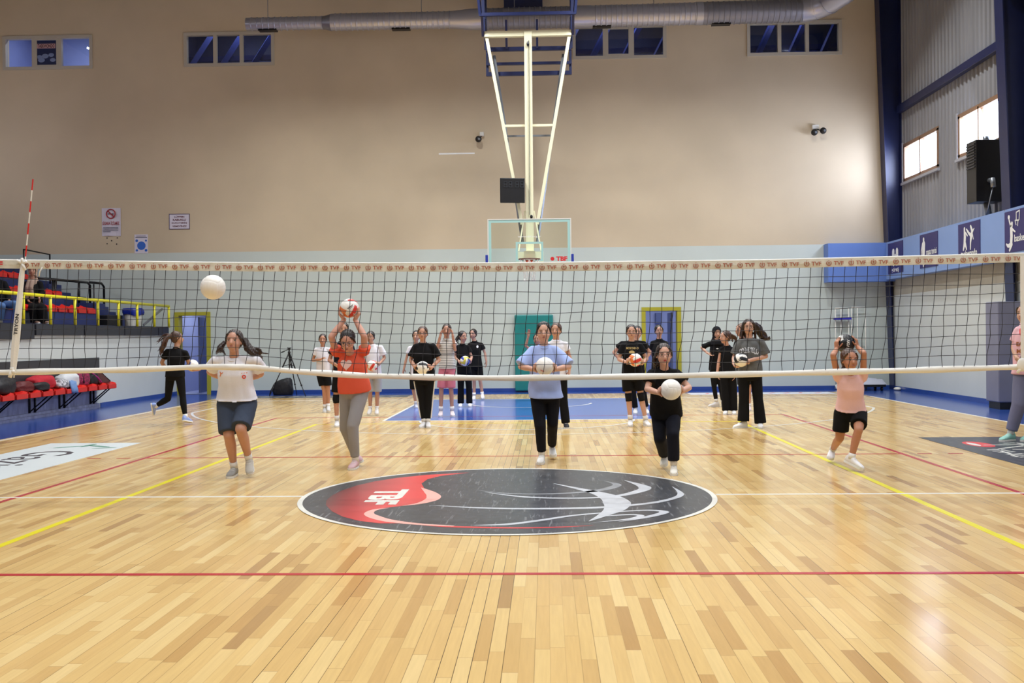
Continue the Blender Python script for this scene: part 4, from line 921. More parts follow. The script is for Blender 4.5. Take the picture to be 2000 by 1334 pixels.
b = lump('patterned_shirt', (X0+.10, 10.02, SZ), (.10, .2, .10), mat('navy_white_print', '#e5e5ea', .8, noise=1, nscale=22, c2='#15182c'), 'navy and white patterned shirt beside the white canvas bag', 'clothing', 6, .25)
t = MB(); V = []
for i in range(12):
    s = i/11
    for j in range(7):
        u = j/6-.5; x, z = (X0+.05+.18*min(1, s*1.7), SZ+.15-.09*s) if s < .55 else (X0+.235+.02*math.sin(s*9), SZ+.10-.42*(s-.55)*1.15)
        V.append((x+.015*math.cos(u*14+s*4), 10.28+u*.26+.02*math.sin(s*6), z+.01*math.sin(u*11)))
t.add(V, [(i*7+j, (i+1)*7+j, (i+1)*7+j+1, i*7+j+1) for i in range(11) for j in range(6)]); o = t.build('jeans', mat('faded_denim', '#6f8fc0', .8, bump=.4, bscale=20), smooth=True)
o.modifiers.new('thickness', 'SOLIDIFY').thickness = .03; tag(o, 'light blue jeans hanging over the front of the bench', 'clothing')
m_floral = mat('pink_floral', '#b0285c', .7, noise=1, nscale=28, c2='#1c1018')
b = lump('backpack', (X0, 11.0, SZ), (.14, .22, .20), m_floral, 'black backpack with a pink floral print on the bench', 'bag', 7); strapt(b, [(X0+.13, 10.9, SZ+.04), (X0+.1, 10.88, SZ+.24), (X0, 10.95, SZ+.33)], m_rucks)
b = lump('backpack', (X0, 11.4, SZ), (.14, .20, .19), m_rucks, 'black backpack with magenta piping between the floral and burgundy bags', 'bag', 8); strapt(b, [(X0+.10, 11.2, SZ+.28), (X0+.15, 11.45, SZ+.14), (X0+.16, 11.62, SZ+.03)], mat('magenta_piping', '#a8187c', .5), .016)
t = MB(); V = [(X0-.12, 11.62, SZ), (X0+.14, 11.6, SZ), (X0+.14, 12.16, SZ), (X0-.12, 12.16, SZ), (X0-.1, 11.62, SZ+.27), (X0+.05, 11.6, SZ+.26), (X0+.05, 11.78, SZ+.27), (X0-.1, 11.8, SZ+.28)]
t.add(V, [(3, 2, 1, 0), (4, 5, 6, 7), (0, 1, 5, 4), (1, 2, 6, 5), (2, 3, 7, 6), (3, 0, 4, 7)]); b = t.build('handbag', mat('burgundy_leather', '#46121a', .5, bump=.3, bscale=14), bevel=.03); tag(b, 'burgundy handbag with a sloping side at the right end of the bench', 'bag'); strapt(b, [(X0+.12, 12.14, SZ+.03), (X0+.07, 11.95, SZ+.16), (X0+.05, 11.75, SZ+.28)], m_black)

# ------------------------------------------------------------------ tripod and bag by the back wall
tp = empty('camera_tripod', (-5.95, 15.8, 0), 'black camera tripod standing by the back wall', 'tripod')
hub = np.array((-5.98, 15.75, 1.08)); feet = [(-6.46, 15.66, 0), (-5.90, 16.15, 0), (-5.51, 15.45, 0)]
for f in feet:
    f = np.array(f, float); t = MB(); a = hub+(f-hub)*.02; t.tube([a, hub+(f-hub)*.45], .017, 8); t.tube([hub+(f-hub)*.42, hub+(f-hub)*.75], .013, 8); t.tube([hub+(f-hub)*.72, f+(0, 0, .012)], .010, 8); lg_ = t.build('leg', m_black, tp, smooth=True)
    t = MB()
    for s in (.44, .74): t.ball(hub+(f-hub)*s, .024, nu=8, nv=6)
    t.build('leg_clamp', m_black, lg_); 
t = MB(); t.tube([hub+(0, 0, -.42), hub+(0, 0, .06)], .016, 8)
for f in feet: t.tube([hub+(0, 0, -.30), hub+(np.array(f)-hub)*.30], .007, 6)
t.build('centre_column', m_black, tp)
t = MB(); t.ball(hub+(0, 0, .0), (.035, .035, .04)); t.ball(hub+(0, 0, .08), (.035, .035, .03)); t.box(tuple(hub+(-.045, -.04, .10)), tuple(hub+(.045, .04, .12))); hd = t.build('pan_head', m_black, tp, smooth=False)
t = MB(); t.tube([hub+(0, 0, .08), hub+(-.17, -.08, .01)], .009, 8); t.tube([hub+(-.10, -.05, .035), hub+(-.18, -.085, .0)], .015, 8); t.build('pan_handle', m_black, hd)
b = lump('backpack', (-6.30, 16.35, .0), (.26, .16, .25), m_rucks, 'black backpack on the floor at the foot of the tripod', 'bag', 11, .1, slant=.32, slant_x=True); strapt(b, [(-6.1, 16.2, .30), (-6.03, 16.18, .18), (-6.04, 16.2, .05)], m_rucks); strapt(b, [(-6.45, 16.2, .33), (-6.56, 16.15, .12), (-6.6, 16.2, .02)], m_rucks)
# ------------------------------------------------------------------ balls
def volleyball(c, r, pal, rot=(0, 0, 0), label='', words=None, group=None):
    """cube-sphere of 18 panels with grooves; pal maps (face, strip) to a material index"""
    n = 18; mats = pal['mats']; pick = pal['pick']; t = MB()
    Rm = np.array(Matrix.Rotation(rot[2], 3, 'Z') @ Matrix.Rotation(rot[1], 3, 'Y') @ Matrix.Rotation(rot[0], 3, 'X'))
    fs = [((1, 0, 0), (0, 1, 0), (0, 0, 1)), ((-1, 0, 0), (0, -1, 0), (0, 0, 1)), ((0, 1, 0), (0, 0, 1), (1, 0, 0)), ((0, -1, 0), (0, 0, -1), (1, 0, 0)), ((0, 0, 1), (1, 0, 0), (0, 1, 0)), ((0, 0, -1), (-1, 0, 0), (0, 1, 0))]
    for fi, (nn, a, b) in enumerate(fs):
        nn, a, b = map(np.array, (nn, a, b)); V = []; F = []; Mi = []
        for i in range(n+1):
            for j in range(n+1):
                u, v = math.tan((i/n-.5)*math.pi/2), math.tan((j/n-.5)*math.pi/2)
                p = nn+a*u+b*v; p = p/np.linalg.norm(p); g = 1.0
                if j % 6 == 0 or i in (0, n): g = .982
                V.append(p*r*g)
        for i in range(n):
            for j in range(n):
                q = i*(n+1)+j; F.append((q, q+n+1, q+n+2, q+1)); t.m.append(pick(fi, j//6))
        V = np.array(V)@Rm.T+np.array(c); k = t.n; t.v.append(V); t.f += [tuple(x+k for x in f) for f in F]; t.n += len(V)
    o = t.build('volleyball', mats, smooth=True); tag(o, label, 'ball', group)
    if words:
        txt, m, (dx, dz), ang, w = words
        # letters lie on the side of the ball that faces the court front
        d0 = np.array(CAM)-np.array(c); d0[2] *= .3; d0 /= np.linalg.norm(d0); rx = np.cross(-d0, (0, 0, 1)); rx /= np.linalg.norm(rx); ux = np.cross(rx, -d0)
        v, f, sz = text_geo(txt, .04, 1.0); ca, sa = math.cos(ang), math.sin(ang); k = w/sz[0]; V = []
        for x, y, _ in v:
            x, y = x*k, y*k; X, Y_ = x*ca-y*sa+dx, x*sa+y*ca+dz
            q = math.hypot(X, Y_); 
            p = d0*math.cos(q/r)+(rx*X+ux*Y_)*(math.sin(q/r)/(q+1e-9)); V.append(np.array(c)+p*(r*1.006))
        t = MB(); t.add(V, f); t.build('lettering', m, o)
    return o
m_ballw = mat('ball_white', '#e9e6df', .45); m_ballr = mat('ball_red', '#d6392b', .45); m_ballo = mat('ball_orange', '#e07a3c', .45); m_ballk = mat('ball_black', '#16171b', .4); m_bally = mat('ball_yellow', '#d8c645', .45); m_ballb = mat('ball_blue', '#2f3c9c', .45); m_ballt = mat('ball_tan', '#d9b27e', .5)
PW = dict(mats=[m_ballw], pick=lambda f, s: 0)
PR = dict(mats=[m_ballw, m_ballr, m_ballo], pick=lambda f, s: 1 if s == 1 and f in (0, 3, 4) else (2 if s == 0 and f in (1, 5) else 0))
PK = dict(mats=[m_ballw, m_ballk], pick=lambda f, s: 1 if (s+f) % 2 == 0 and f not in (3,) else 0)
PB = dict(mats=[m_ballk, m_ballw], pick=lambda f, s: 1 if (s == 1 and f in (0, 1, 2, 3)) and f != 3 else 0)
PY = dict(mats=[m_ballw, m_bally, m_ballb], pick=lambda f, s: (1, 0, 2)[s] if f in (0, 1, 3, 4) else 0)
PT = dict(mats=[m_ballw, m_ballt, m_ballb], pick=lambda f, s: 1 if f == 5 else (2 if s == 0 and f in (1, 3) else 0))

# ------------------------------------------------------------------ people
def nz(v): v = np.array(v, float); return v/(np.linalg.norm(v)+1e-12)
def frustum(mb, a, b, ra, rb, n=16, cap=False, flat=None, k=6):
    """tapered limb a->b; round=hemispherical ends when cap"""
    a, b = np.array(a, float), np.array(b, float); d = nz(b-a); P = []; R = []
    if cap:
        for t in (80, 60, 40, 20): th = math.radians(t); P.append(a-d*ra*math.sin(th)); R.append(ra*math.cos(th))
    P.append(a); R.append(ra); P.append(b); R.append(rb)
    if cap:
        for t in (20, 40, 60, 80): th = math.radians(t); P.append(b+d*rb*math.sin(th)); R.append(rb*math.cos(th))
    mb.tube(P, R, n)
def limbc(mb, pts, rs, n=14):
    for i in range(len(pts)-1): frustum(mb, pts[i], pts[i+1], rs[i], rs[i+1], n, True)
def loft(mb, rings, n=28, pw=2.3):
    """rings: (centre, axis_x, rx, axis_y, ry) -> closed superellipse loft"""
    V = []
    for c, ax, rx, ay, ry in rings:
        for j in range(n):
            t = 2*math.pi*j/n; cx, sx = math.cos(t), math.sin(t)
            x = math.copysign(abs(cx)**(2/pw), cx); y = math.copysign(abs(sx)**(2/pw), sx); V.append(np.array(c)+np.array(ax)*rx*x+np.array(ay)*ry*y)
    k = len(rings); F = [(i*n+j, i*n+(j+1) % n, (i+1)*n+(j+1) % n, (i+1)*n+j) for i in range(k-1) for j in range(n)]
    F += [tuple(range(n-1, -1, -1)), tuple((k-1)*n+j for j in range(n))]; mb.add(V, F)
def fuse(mb, voxel, iters=3, keep=None, disp=None):
    """union of the collected shapes as one continuous smoothed surface -> verts, faces"""
    me = mb.mesh('tmp', [])
    bm = bmesh.new(); bm.from_mesh(me); bmesh.ops.recalc_face_normals(bm, faces=bm.faces)
    bm.to_mesh(me); bm.free()
    o = bpy.data.objects.new('tmp', me); COL.objects.link(o)
    md = o.modifiers.new('r', 'REMESH'); md.mode = 'VOXEL'; md.voxel_size = voxel; md.adaptivity = 0
    dg = bpy.context.evaluated_depsgraph_get(); ev = o.evaluated_get(dg); m2 = bpy.data.meshes.new_from_object(ev)
    n = len(m2.vertices); v = np.empty(n*3); m2.vertices.foreach_get('co', v); v = v.reshape(-1, 3)
    ne = len(m2.edges); e = np.empty(ne*2, int); m2.edges.foreach_get('vertices', e); e = e.reshape(-1, 2)
    f = np.empty(len(m2.loops), int); m2.loops.foreach_get('vertex_index', f); st = np.empty(len(m2.polygons), int); m2.polygons.foreach_get('loop_total', st)
    w = np.ones(n)
    if keep is not None:
        for c, r in keep: w = np.minimum(w, np.clip((np.linalg.norm(v-np.array(c), axis=1)-r)/.03, 0.16, 1))
    deg = np.zeros(n); np.add.at(deg, e[:, 0], 1); np.add.at(deg, e[:, 1], 1); deg[deg == 0] = 1
    for it in range(iters):
        s = np.zeros_like(v); np.add.at(s, e[:, 0], v[e[:, 1]]); np.add.at(s, e[:, 1], v[e[:, 0]])
        v = v+(s/deg[:, None]-v)*(.6*w)[:, None]
    if disp is not None:
        nr = np.empty(n*3); 
        m2.vertices.foreach_set('co', v.ravel()); m2.update(); m2.vertex_normals
        m2.vertices.foreach_get('normal', nr) if False else m2.vertex_normals.foreach_get('vector', nr)
        v = v+nr.reshape(-1, 3)*disp(v)[:, None]
    bpy.data.objects.remove(o); bpy.data.meshes.remove(me)
    m2.vertices.foreach_set('co', v.ravel()); m2.update()
    return m2
def link_mesh(name, me, m, parent, label=None):
    me.name = name; me.materials.clear(); me.materials.append(m); me.polygons.foreach_set('use_smooth', [True]*len(me.polygons)); me.update()
    o = bpy.data.objects.new(name, me); COL.objects.link(o); attach(o, parent)
    if label: o['label'] = label
    return o
def folds(seed, amp, k=15.0):
    rs = np.random.RandomState(seed); Wd = rs.normal(size=(7, 3))*np.array([k, k, k*.45]); ph = rs.rand(7)*6.28
    def f(v):
        q = v+.02*np.sin(v[:, [1, 2, 0]]*17+seed); s = sum(np.abs(np.sin(q@Wd[i]+ph[i])) for i in range(7))/7-.64
        return s*amp*2.2
    return f
SKIN = {}
def skin(c):
    if c not in SKIN: SKIN[c] = mat('skin_%d' % len(SKIN), c, .5, noise=.05, nscale=12, subsurf=.12)
    return SKIN[c]
def cloth(c, name=None, rough=.9):
    return mat(name or 'cloth_'+c.strip('#'), c, rough, bump=.12, bscale=120, spec=.25)
m_eye = mat('eye_white', '#e4e0da', .3); m_iris = mat('iris_dark', '#2a1a14', .25); m_sole = mat('sole_white', '#dcdcd8', .6); m_sock = cloth('#e2e0dc', 'sock_white')
HAIR = {k: mat('hair_'+k, c, .42, noise=.45, nscale=60, stretch=(1, 1, .12), bump=.2, bscale=90) for k, c in dict(dark='#1c1412', brown='#4a2f20', mid='#2e1d16', light='#5c3d28').items()}

def hand(mb, w, fdir, pn, side, sc, ball=None, curl=.35, keep=None):
    """palm and five fingers; w wrist, fdir towards the fingertips, pn palm normal (towards what is held)"""
    f = nz(fdir); pn = nz(pn-f*(pn@f)); lat = np.cross(f, pn)*side
    P = lambda a, b, c: w+(f*a+lat*b+pn*c)*sc
    pc = P(.045, 0, 0)
    for a0, a1, b, r0, r1 in ((-.005, .08, -.022, .018, .013), (-.005, .085, -.007, .019, .014), (-.005, .083, .008, .019, .014), (-.005, .075, .022, .017, .012)):
        frustum(mb, P(a0, b*.6, 0), P(a1, b, 0), r0*sc, r1*sc, 10, True)
    if keep is not None: keep.append((P(.08, 0, .02), .095*sc))
    L = (.062, .074, .070, .055); B = (-.026, -.009, .009, .026)
    for k in range(4):
        p = P(.082, B[k], 0); d = nz(f+lat*(B[k]*5.0 if ball is not None else B[k]*1.5)); r = .0088*sc*(1 if k < 3 else .9); step = L[k]*sc/3
        for s in range(3):
            if ball is not None:
                c, R = ball; q = p+d*step; v = nz(q-c); q2 = c+v*(R+r*.8); 
                if np.linalg.norm(q-c) < R+.05: q = q*.25+q2*.75
            else:
                d = nz(d+pn*curl*(.7+.3*s)); q = p+d*step
            frustum(mb, p, q, r, r*.93, 8, True)
            if ball is not None: d = nz((q-p)-nz(q-ball[0])*((q-p)@nz(q-ball[0]))*.6)
            p = q; r *= .93
    p = P(.018, -.022, .004); d = nz(f*.55-lat*.75+pn*.35); r = .0105*sc
    for s in range(2):
        q = p+d*.034*sc
        if ball is not None:
            c, R = ball; v = nz(q-c); q2 = c+v*(R+r*.8)
            if np.linalg.norm(q-c) < R+.04: q = q2
        frustum(mb, p, q, r, r*.92, 8, True); d = nz(d+f*.5); p = q

def person(label, Y, J, H=1.55, build=1.0, yaw=0, pitch=0, roll=0, sk='#c99a80', hair='dark', hs='tied', tail=None, top=None, sleeve=.5, bottom=None, legs='long', shoe='#dedcd8', shoe2=None,
           glasses=False, ball=None, curl=.35, vox=.0075, loose=1.0, cuff=1.0, socks=True, pads=False, group=None, faceback=False, seed=1, hidehead=False, air=(), hemdrop=0.0, twist=0.0, lip='#a86c60', palm=None, hijab=None, legw=1.0, scarf_ends=False):
    sc = H/1.6; P = {}
    for k, v in J.items():
        if len(v) == 2: v = (*v, 0)
        P[k] = at(v[0], v[1], Y+v[2])
    lowest = [fl(J[k][0], J[k][1]) for k in J if k in ('tl', 'tr') and k not in air]
    for k in ('tl', 'tr'):
        if k in P and k not in air: P[k][2] = .028*sc
    for k in ('al', 'ar'):
        if k in P: P[k][2] = max(P[k][2], .075*sc)
    base = (P['tl']+P['tr'])/2 if 'tl' in P and 'tr' in P else P['hl']
    root = empty('person', (base[0], base[1], 0 if 'tl' in P else base[2]), label, 'person', group)
    keep = []
    sl, sr, hl, hr, hd = P['sl'], P['sr'], P['hl'], P['hr'], P['head']
    nk = P.get('neck', (sl+sr)/2+np.array((0, 0, .02*sc)))
    pel = (hl+hr)/2; sh = (sl+sr)/2; up = nz(nk-pel); lat = nz(sr-sl); lath = nz(hr-hl); fw = nz(np.cross(up, lat)); fw = fw if not faceback else fw
    fwh = nz(np.cross(up, lath))       # lat is image left -> right, so fw points away from the camera; front is -fw
    b = build*sc
    fr = fw if faceback else -fw
    tl = np.linalg.norm(nk-pel); ws = np.linalg.norm(sr-sl)/2
    swid = max(ws, .115*sc)
    # ---------------- body
    B = MB()
    R = lambda t, l=lat: pel+(nk-pel)*t
    loft(B, [(pel-up*.07*sc, lath, .115*b, fwh, .085*b), (pel+up*.02*sc, lath, .150*b, fwh, .105*b), (R(.25), nz(lath+lat), .135*b, fwh, .095*b), (R(.45), lat, .115*b, fw, .085*b), (R(.7), lat, .122*b, fw, .095*b), (R(.83), lat, .115*b, fw, .078*b), (R(.95), lat, .062*b, fw, .050*b)])
    hn = P.get('chin', hd-np.array((0, 0, .085*sc)))
    frustum(B, nk-up*.05*sc, hd-np.array((0, 0, .03*sc))+fw*0, .050*sc, .045*sc, 16, True)
    for s in (sl, sr): frustum(B, nk-up*.065*sc, s-up*.022*sc, .030*b, .034*b, 14, True)
    ua, fa, wr = .043*b, .036*b, .024*sc
    hands = {}
    for s, e, w, sd, hh in (('sl', 'el', 'wl', 1, 'fl'), ('sr', 'er', 'wr', -1, 'fr')):
        if e not in P: continue
        limbc(B, [P[s]+(P[e]-P[s])*.06-up*.014*sc, P[e]], [ua*.93, fa*.93]); 
        if w not in P: continue
        fd = nz(P[w]-P[e])
        if ball is not None and w not in (ball[2] if len(ball) > 2 else ()):
            c, r = ball[:2]; dw = P[w]-c; dw[1] = max(-.02, min(dw[1], .05)) if hh not in P else dw[1]; dw = nz(dw); pnv = -dw
            ff = nz(P[hh]-P[w]) if hh in P else nz(np.array((0, -.85, .45)))
            ff = nz(ff-pnv*(ff@pnv))
            P[w] = c+dw*(r+.020*sc)-ff*.060*sc
            WFIX = True
            # wrist sits next to the ball surface so that the fingers wrap round it
            hand(B, P[w], ff, pnv, sd, sc, (c, r), keep=keep)
        else:
            pn_ = np.array(palm) if palm is not None else -lat*(-1 if w == 'wl' else 1)*1.0+fr*.4
            if hh in P: fd = nz(P[hh]-P[w])
            hand(B, P[w], fd, pn_, sd, sc, None, curl, keep=keep)
        mid = P[e]+(P[w]-P[e])*.3; limbc(B, [P[e], mid, P[w]], [fa*.93, fa, wr])
    th, kn, cf, an_ = .078*b, .050*b, .049*b, .031*sc
    LG = []
    for h, k, a, t_, sd in (('hl', 'kl', 'al', 'tl', -1), ('hr', 'kr', 'ar', 'tr', 1)):
        if k not in P: continue
        limbc(B, [P[h], P[k]], [th, kn])
        if a in P:
            back = fw if not faceback else -fw
            mid = P[k]+(P[a]-P[k])*.33+back*.012*sc; limbc(B, [P[k], mid, P[a]], [kn*.96, cf, an_])
            LG.append((P[h], P[k], P[a], P.get(t_), t_))
    # ---------------- head
    cy, sy = math.cos(yaw), math.sin(yaw); hf = np.array((sy, -cy, 0)); hr_ = np.array((cy, sy, 0)); hu = np.array((0, 0, 1.0))
    if faceback: pass
    cp, sp = math.cos(pitch), math.sin(pitch); hf, hu = hf*cp-hu*sp, hu*cp+hf*sp
    cr_, sr_ = math.cos(roll), math.sin(roll); hr_, hu = hr_*cr_-hu*sr_, hu*cr_+hr_*sr_
    hs_ = sc*1.05 if H > 1.5 else sc*1.10
    HP = lambda x, y, z: hd+(hr_*x+hf*y+hu*z)*hs_
    RT = np.stack((hr_, hf, hu), 1)
    def hb(mb, c, r): mb.ball(HP(*c), np.array(r)*hs_, RT, 20, 14)
    hb(B, (0, -.014, .030), (.072, .090, .082)); hb(B, (0, .018, -.020), (.063, .064, .078)); hb(B, (0, .040, -.078), (.030, .030, .026))
    hb(B, (.034, .040, -.030), (.026, .030, .030)); hb(B, (-.034, .040, -.030), (.026, .030, .030)); hb(B, (0, .058, .030), (.045, .018, .018))
    frustum(B, HP(0, .075, .012), HP(0, .093, -.022), .009*hs_, .014*hs_, 10, True)
    hb(B, (0, .074, -.052), (.022, .012, .012))
    for s in (-1, 1): hb(B, (s*.071, -.012, -.004), (.010, .018, .028))
    keep.append((HP(0, .09, -.01), .05*hs_))
    SKm = skin(sk); body = link_mesh('body', fuse(B, vox, 4, keep), SKm, root)
    if not hidehead:
        for s in (-1, 1):
            t = MB(); t.ball(HP(s*.030, .067, .006), np.array((.0118, .010, .0062))*hs_, RT, 12, 8); ey = t.build('eye', m_eye, body, smooth=True)
            t = MB(); t.ball(HP(s*.030+.001, .0735, .006), np.array((.0060, .005, .0060))*hs_, RT, 10, 8); t.ball(HP(s*.030, .0715, .0115), np.array((.0135, .0070, .0016))*hs_, RT, 10, 6); t.build('iris', m_iris, body, smooth=True)
            t = MB(); t.tube([HP(s*.014, .080, .026), HP(s*.030, .079, .031), HP(s*.046, .068, .027)], [.0020*hs_, .0028*hs_, .0014*hs_], 6); t.build('eyebrow', HAIR['dark'] if hair == 'dark' else HAIR['mid'], body)
        t = MB(); t.ball(HP(0, .0845, -.046), np.array((.019, .006, .0036))*hs_, RT, 12, 6); t.ball(HP(0, .0835, -.0535), np.array((.015, .007, .0042))*hs_, RT, 12, 6); t.build('mouth', mat('lips_'+lip.strip('#'), lip, .45), body, smooth=True)
    if glasses:
        t = MB()
        for s in (-1, 1):
            t.tube([HP(s*.032+.024*math.cos(a), .090-.004*abs(math.cos(a)), .004+.018*math.sin(a)) for a in np.linspace(0, 2*math.pi, 17)[:-1]], .0013*hs_, 5, closed=True)
            t.tube([HP(s*.056, .086, .010), HP(s*.074, .04, .010), HP(s*.076, -.01, .006)], .0016*hs_, 5)
        t.tube([HP(-.008, .092, .008), HP(0, .096, .010), HP(.008, .092, .008)], .0018*hs_, 5); t.build('glasses', m_black, root)
    # ---------------- hair
    if hijab:
        t = MB(); hb(t, (0, -.020, .030), (.088, .100, .098)); hb(t, (0, -.018, -.05), (.080, .075, .085)); loft(t, [(HP(0, -.012, -.08), hr_, .078*hs_, hf, .080*hs_), (nk-up*.02*sc, lat, .11*sc, fw, .10*sc), (nk-up*.10*sc, lat, .13*sc, fw, .115*sc)])
        if scarf_ends:
            for q in (-1, 1): limbc(t, [nk+fr*.09*sc-up*.04*sc+lat*q*.03*sc, nk+fr*.155*sc-up*.16*sc+lat*q*.04*sc, nk+fr*.15*sc-up*.36*sc+lat*q*.05*sc], [.045*sc, .042*sc, .040*sc])
        # open oval for the face
        me = fuse(t, .007, 3)
        bmx = bmesh.new(); bmx.from_mesh(me); dl = []
        for v in bmx.verts:
            q = np.array(v.co)-hd; x, y, z = q@hr_/hs_, q@hf/hs_, q@hu/hs_
            if y > .02 and (x/.056)**2+((z+.008)/.078)**2 < 1: dl.append(v)
        bmesh.ops.delete(bmx, geom=dl, context='VERTS'); bmx.to_mesh(me); bmx.free()
        link_mesh('headscarf', me, hijab, root)
    elif not hidehead or True:
        Hm = HAIR[hair]; t = MB(); hb(t, (0, -.026, .040), (.080, .092, .084)); hb(t, (0, -.045, -.005), (.073, .062, .070))
        hk = []
        rs = np.random.RandomState(seed)
        def lock(pts, r0, r1, n=6):
            Q = [np.array(p, float) for p in pts]; m = 5; out = []
            for i in range(len(Q)-1):
                a, b_, c, d = Q[max(i-1, 0)], Q[i], Q[i+1], Q[min(i+2, len(Q)-1)]
                for k in range(m): u = k/m; out.append(.5*((2*b_)+(c-a)*u+(2*a-5*b_+4*c-d)*u*u+(3*b_-a-3*c+d)*u**3))
            out.append(Q[-1]); k = len(out); t.tube(out, [r0+(r1-r0)*(i/(k-1))**1.5 for i in range(k)], n)
        if hs == 'bun': hb(t, (0, -.115, .05), (.035, .035, .035))
        if hs == 'pony':
            for q in range(7):
                o_ = rs.normal(size=3)*.012
                lock([HP(0, -.09, .05), HP(o_[0], -.13, .04+o_[1]), HP(o_[0]*2+.01, -.135, -.03), HP(o_[0]*3+.02*(q % 2), -.11, -.12+o_[2]), HP(o_[0]*4, -.09, -.17)], .020*hs_, .007*hs_)
        if hs == 'down':      # loose at both sides of the face
            for s in (-1, 1):
                for q in range(5):
                    o_ = rs.normal(size=3)*.008
                    lock([HP(s*.02, .01-.012*q, .112), HP(s*.070, .025-.018*q, .06), HP(s*.082+o_[0], .01-.018*q, -.01), HP(s*.085+o_[1], -.012*q, -.09), HP(s*.09+o_[2], .0-.01*q, -.16)], .018*hs_, .010*hs_)
            hb(t, (0, -.06, -.08), (.07, .04, .09))
        if tail:
            for pts, r0, r1, m in tail:
                W_ = [at(x, y, Y+d) for x, y, d in pts]
                for q in range(m): lock([HP(0, -.07, .03)]*0+[w+rs.normal(size=3)*(.006+.012*i) for i, w in enumerate(W_)], r0*sc, r1*sc)
        # fine side hairs around the ears
        for s in (-1, 1): t.tube([HP(s*.045, .055, .078), HP(s*.070, .028, .040), HP(s*.077, .0, .0), HP(s*.074, -.03, -.03)], [.007*hs_, .010*hs_, .010*hs_, .008*hs_], 8)
        link_mesh('hair', fuse(t, .006, 2, disp=lambda v: .0013*np.sin(v[:, 0]*330+5*np.sin(v[:, 2]*22))), Hm, root)
    # ---------------- top
    shirt = None
    if top is not None:
        t = MB(); lo = .016*loose*sc; hem = P.get('hem', pel-up*(.02+hemdrop)*sc)
        hx = P.get('hemw'); 
        cen = lambda tt: pel+(nk-pel)*tt
        hw = .158*b+lo
        if 'hml' in P: hem = (P['hml']+P['hmr'])/2; hw = np.linalg.norm(P['hmr']-P['hml'])/2
        loft(t, [(hem, lath, hw, fwh, (.112*b+lo*1.2)), (pel+up*.06*sc, nz(lath+lat), (hw+.146*b+lo)/2, fwh, .110*b+lo), (cen(.40), lat, .130*b+lo*1.2, fw, .098*b+lo), (cen(.65), lat, .138*b+lo*.9, fw, .110*b+lo*.7), (cen(.82), lat, min(.140*b, swid*.98)+lo*.2, fw, .094*b+lo*.3), (cen(.93), lat, .105*b, fw, .074*b), (cen(1.005), lat, .062*b, fw, .058*b)], 32)
        for s in (sl, sr): frustum(t, cen(.95), s-up*.012*sc, .040*b, .044*b+lo*.2, 14, True)
        for s, e, w in (('sl', 'el', 'wl'), ('sr', 'er', 'wr')):
            if e not in P: continue
            ra = .048*b+lo*.3; rb = .050*b+lo*.95; O = P[s]-up*.012*sc
            if sleeve <= 1:
                frustum(t, O, O+(P[e]-O)*.10, ra, ra, 16, True); frustum(t, O, O+(P[e]-O)*max(sleeve, .3), ra, rb, 18)
            else:
                limbc(t, [O, P[e]], [ra, .047*b+lo*.6]); 
                if w in P: frustum(t, P[e], P[e]+(P[w]-P[e])*min(1, sleeve-1), .046*b+lo*.5, .034*b+lo*.4, 16); frustum(t, P[e], P[e]+(P[w]-P[e])*.05, .046*b+lo*.6, .045*b+lo*.5, 14, True)
        ff_ = folds(seed, .0060*loose**.5); me = fuse(t, vox*1.15, 3, disp=lambda v: ff_(v)*np.clip(((v-hem)@up)/.07, 0, 1))
        shirt = link_mesh('shirt', me, top, root)
        t = MB(); fr_ = [(cen(.995)+lat*.064*b*math.cos(a)+fr*(.060*b*math.sin(a)+.010*sc)-up*.022*sc*math.sin(a), ) for a in np.linspace(0, 2*math.pi, 25)[:-1]]
        t.tube([q[0] for q in fr_], .0075*sc, 8, closed=True); t.build('collar', top, shirt, smooth=True)
    # ---------------- bottoms
    if bottom is not None:
        t = MB(); lo = .012*sc
        loft(t, [(pel-up*.075*sc, lath, .125*b+lo, fwh, .088*b+lo), (pel, lath, .155*b+lo, fwh, .108*b+lo), (pel+up*.10*sc, lath, .128*b+lo*.7, fwh, .094*b+lo*.7)], 28)
        for h, k, a, toe, tn in LG:
            if legs == 'long':
                limbc(t, [h, k], [(.084*b+lo*.5), (.058*b+lo*.5)*legw], 18); q = a+(k-a)*.10
                frustum(t, k, q if cuff < 1.6 else a-nz(k-a)*.02*sc, (.057*b+lo*.5)*legw, .040*b*cuff+lo*.4, 18)
                frustum(t, k, k+(q-k)*.05, (.058*b+lo*.5)*legw, (.057*b+lo*.5)*legw, 16, True)
            elif legs == 'leggings':
                bk = fw if not faceback else -fw; limbc(t, [h, k, k+(a-k)*.33+bk*.012*sc, a+(k-a)*.12], [.086*b, .056*b, .058*b, .040*b], 16)
            elif legs == 'shorts':
                frustum(t, h, h+(k-h)*.2, .088*b+lo*.4, .086*b+lo*.4, 16, True); frustum(t, h, h+(k-h)*.72, .088*b+lo*.5, .074*b+lo*1.6, 20)
            elif legs == 'kneeshorts':
                frustum(t, h, h+(k-h)*.2, .088*b+lo*.4, .086*b+lo*.4, 16, True); frustum(t, h, h+(k-h)*.92, .088*b+lo*.5, .066*b+lo*2.2, 20)
        nm = 'shorts' if 'shorts' in legs else 'trousers'
        me = fuse(t, vox*1.2, 3, disp=folds(seed+5, .004 if legs != 'leggings' else .0012)); tr = link_mesh(nm, me, bottom, root)
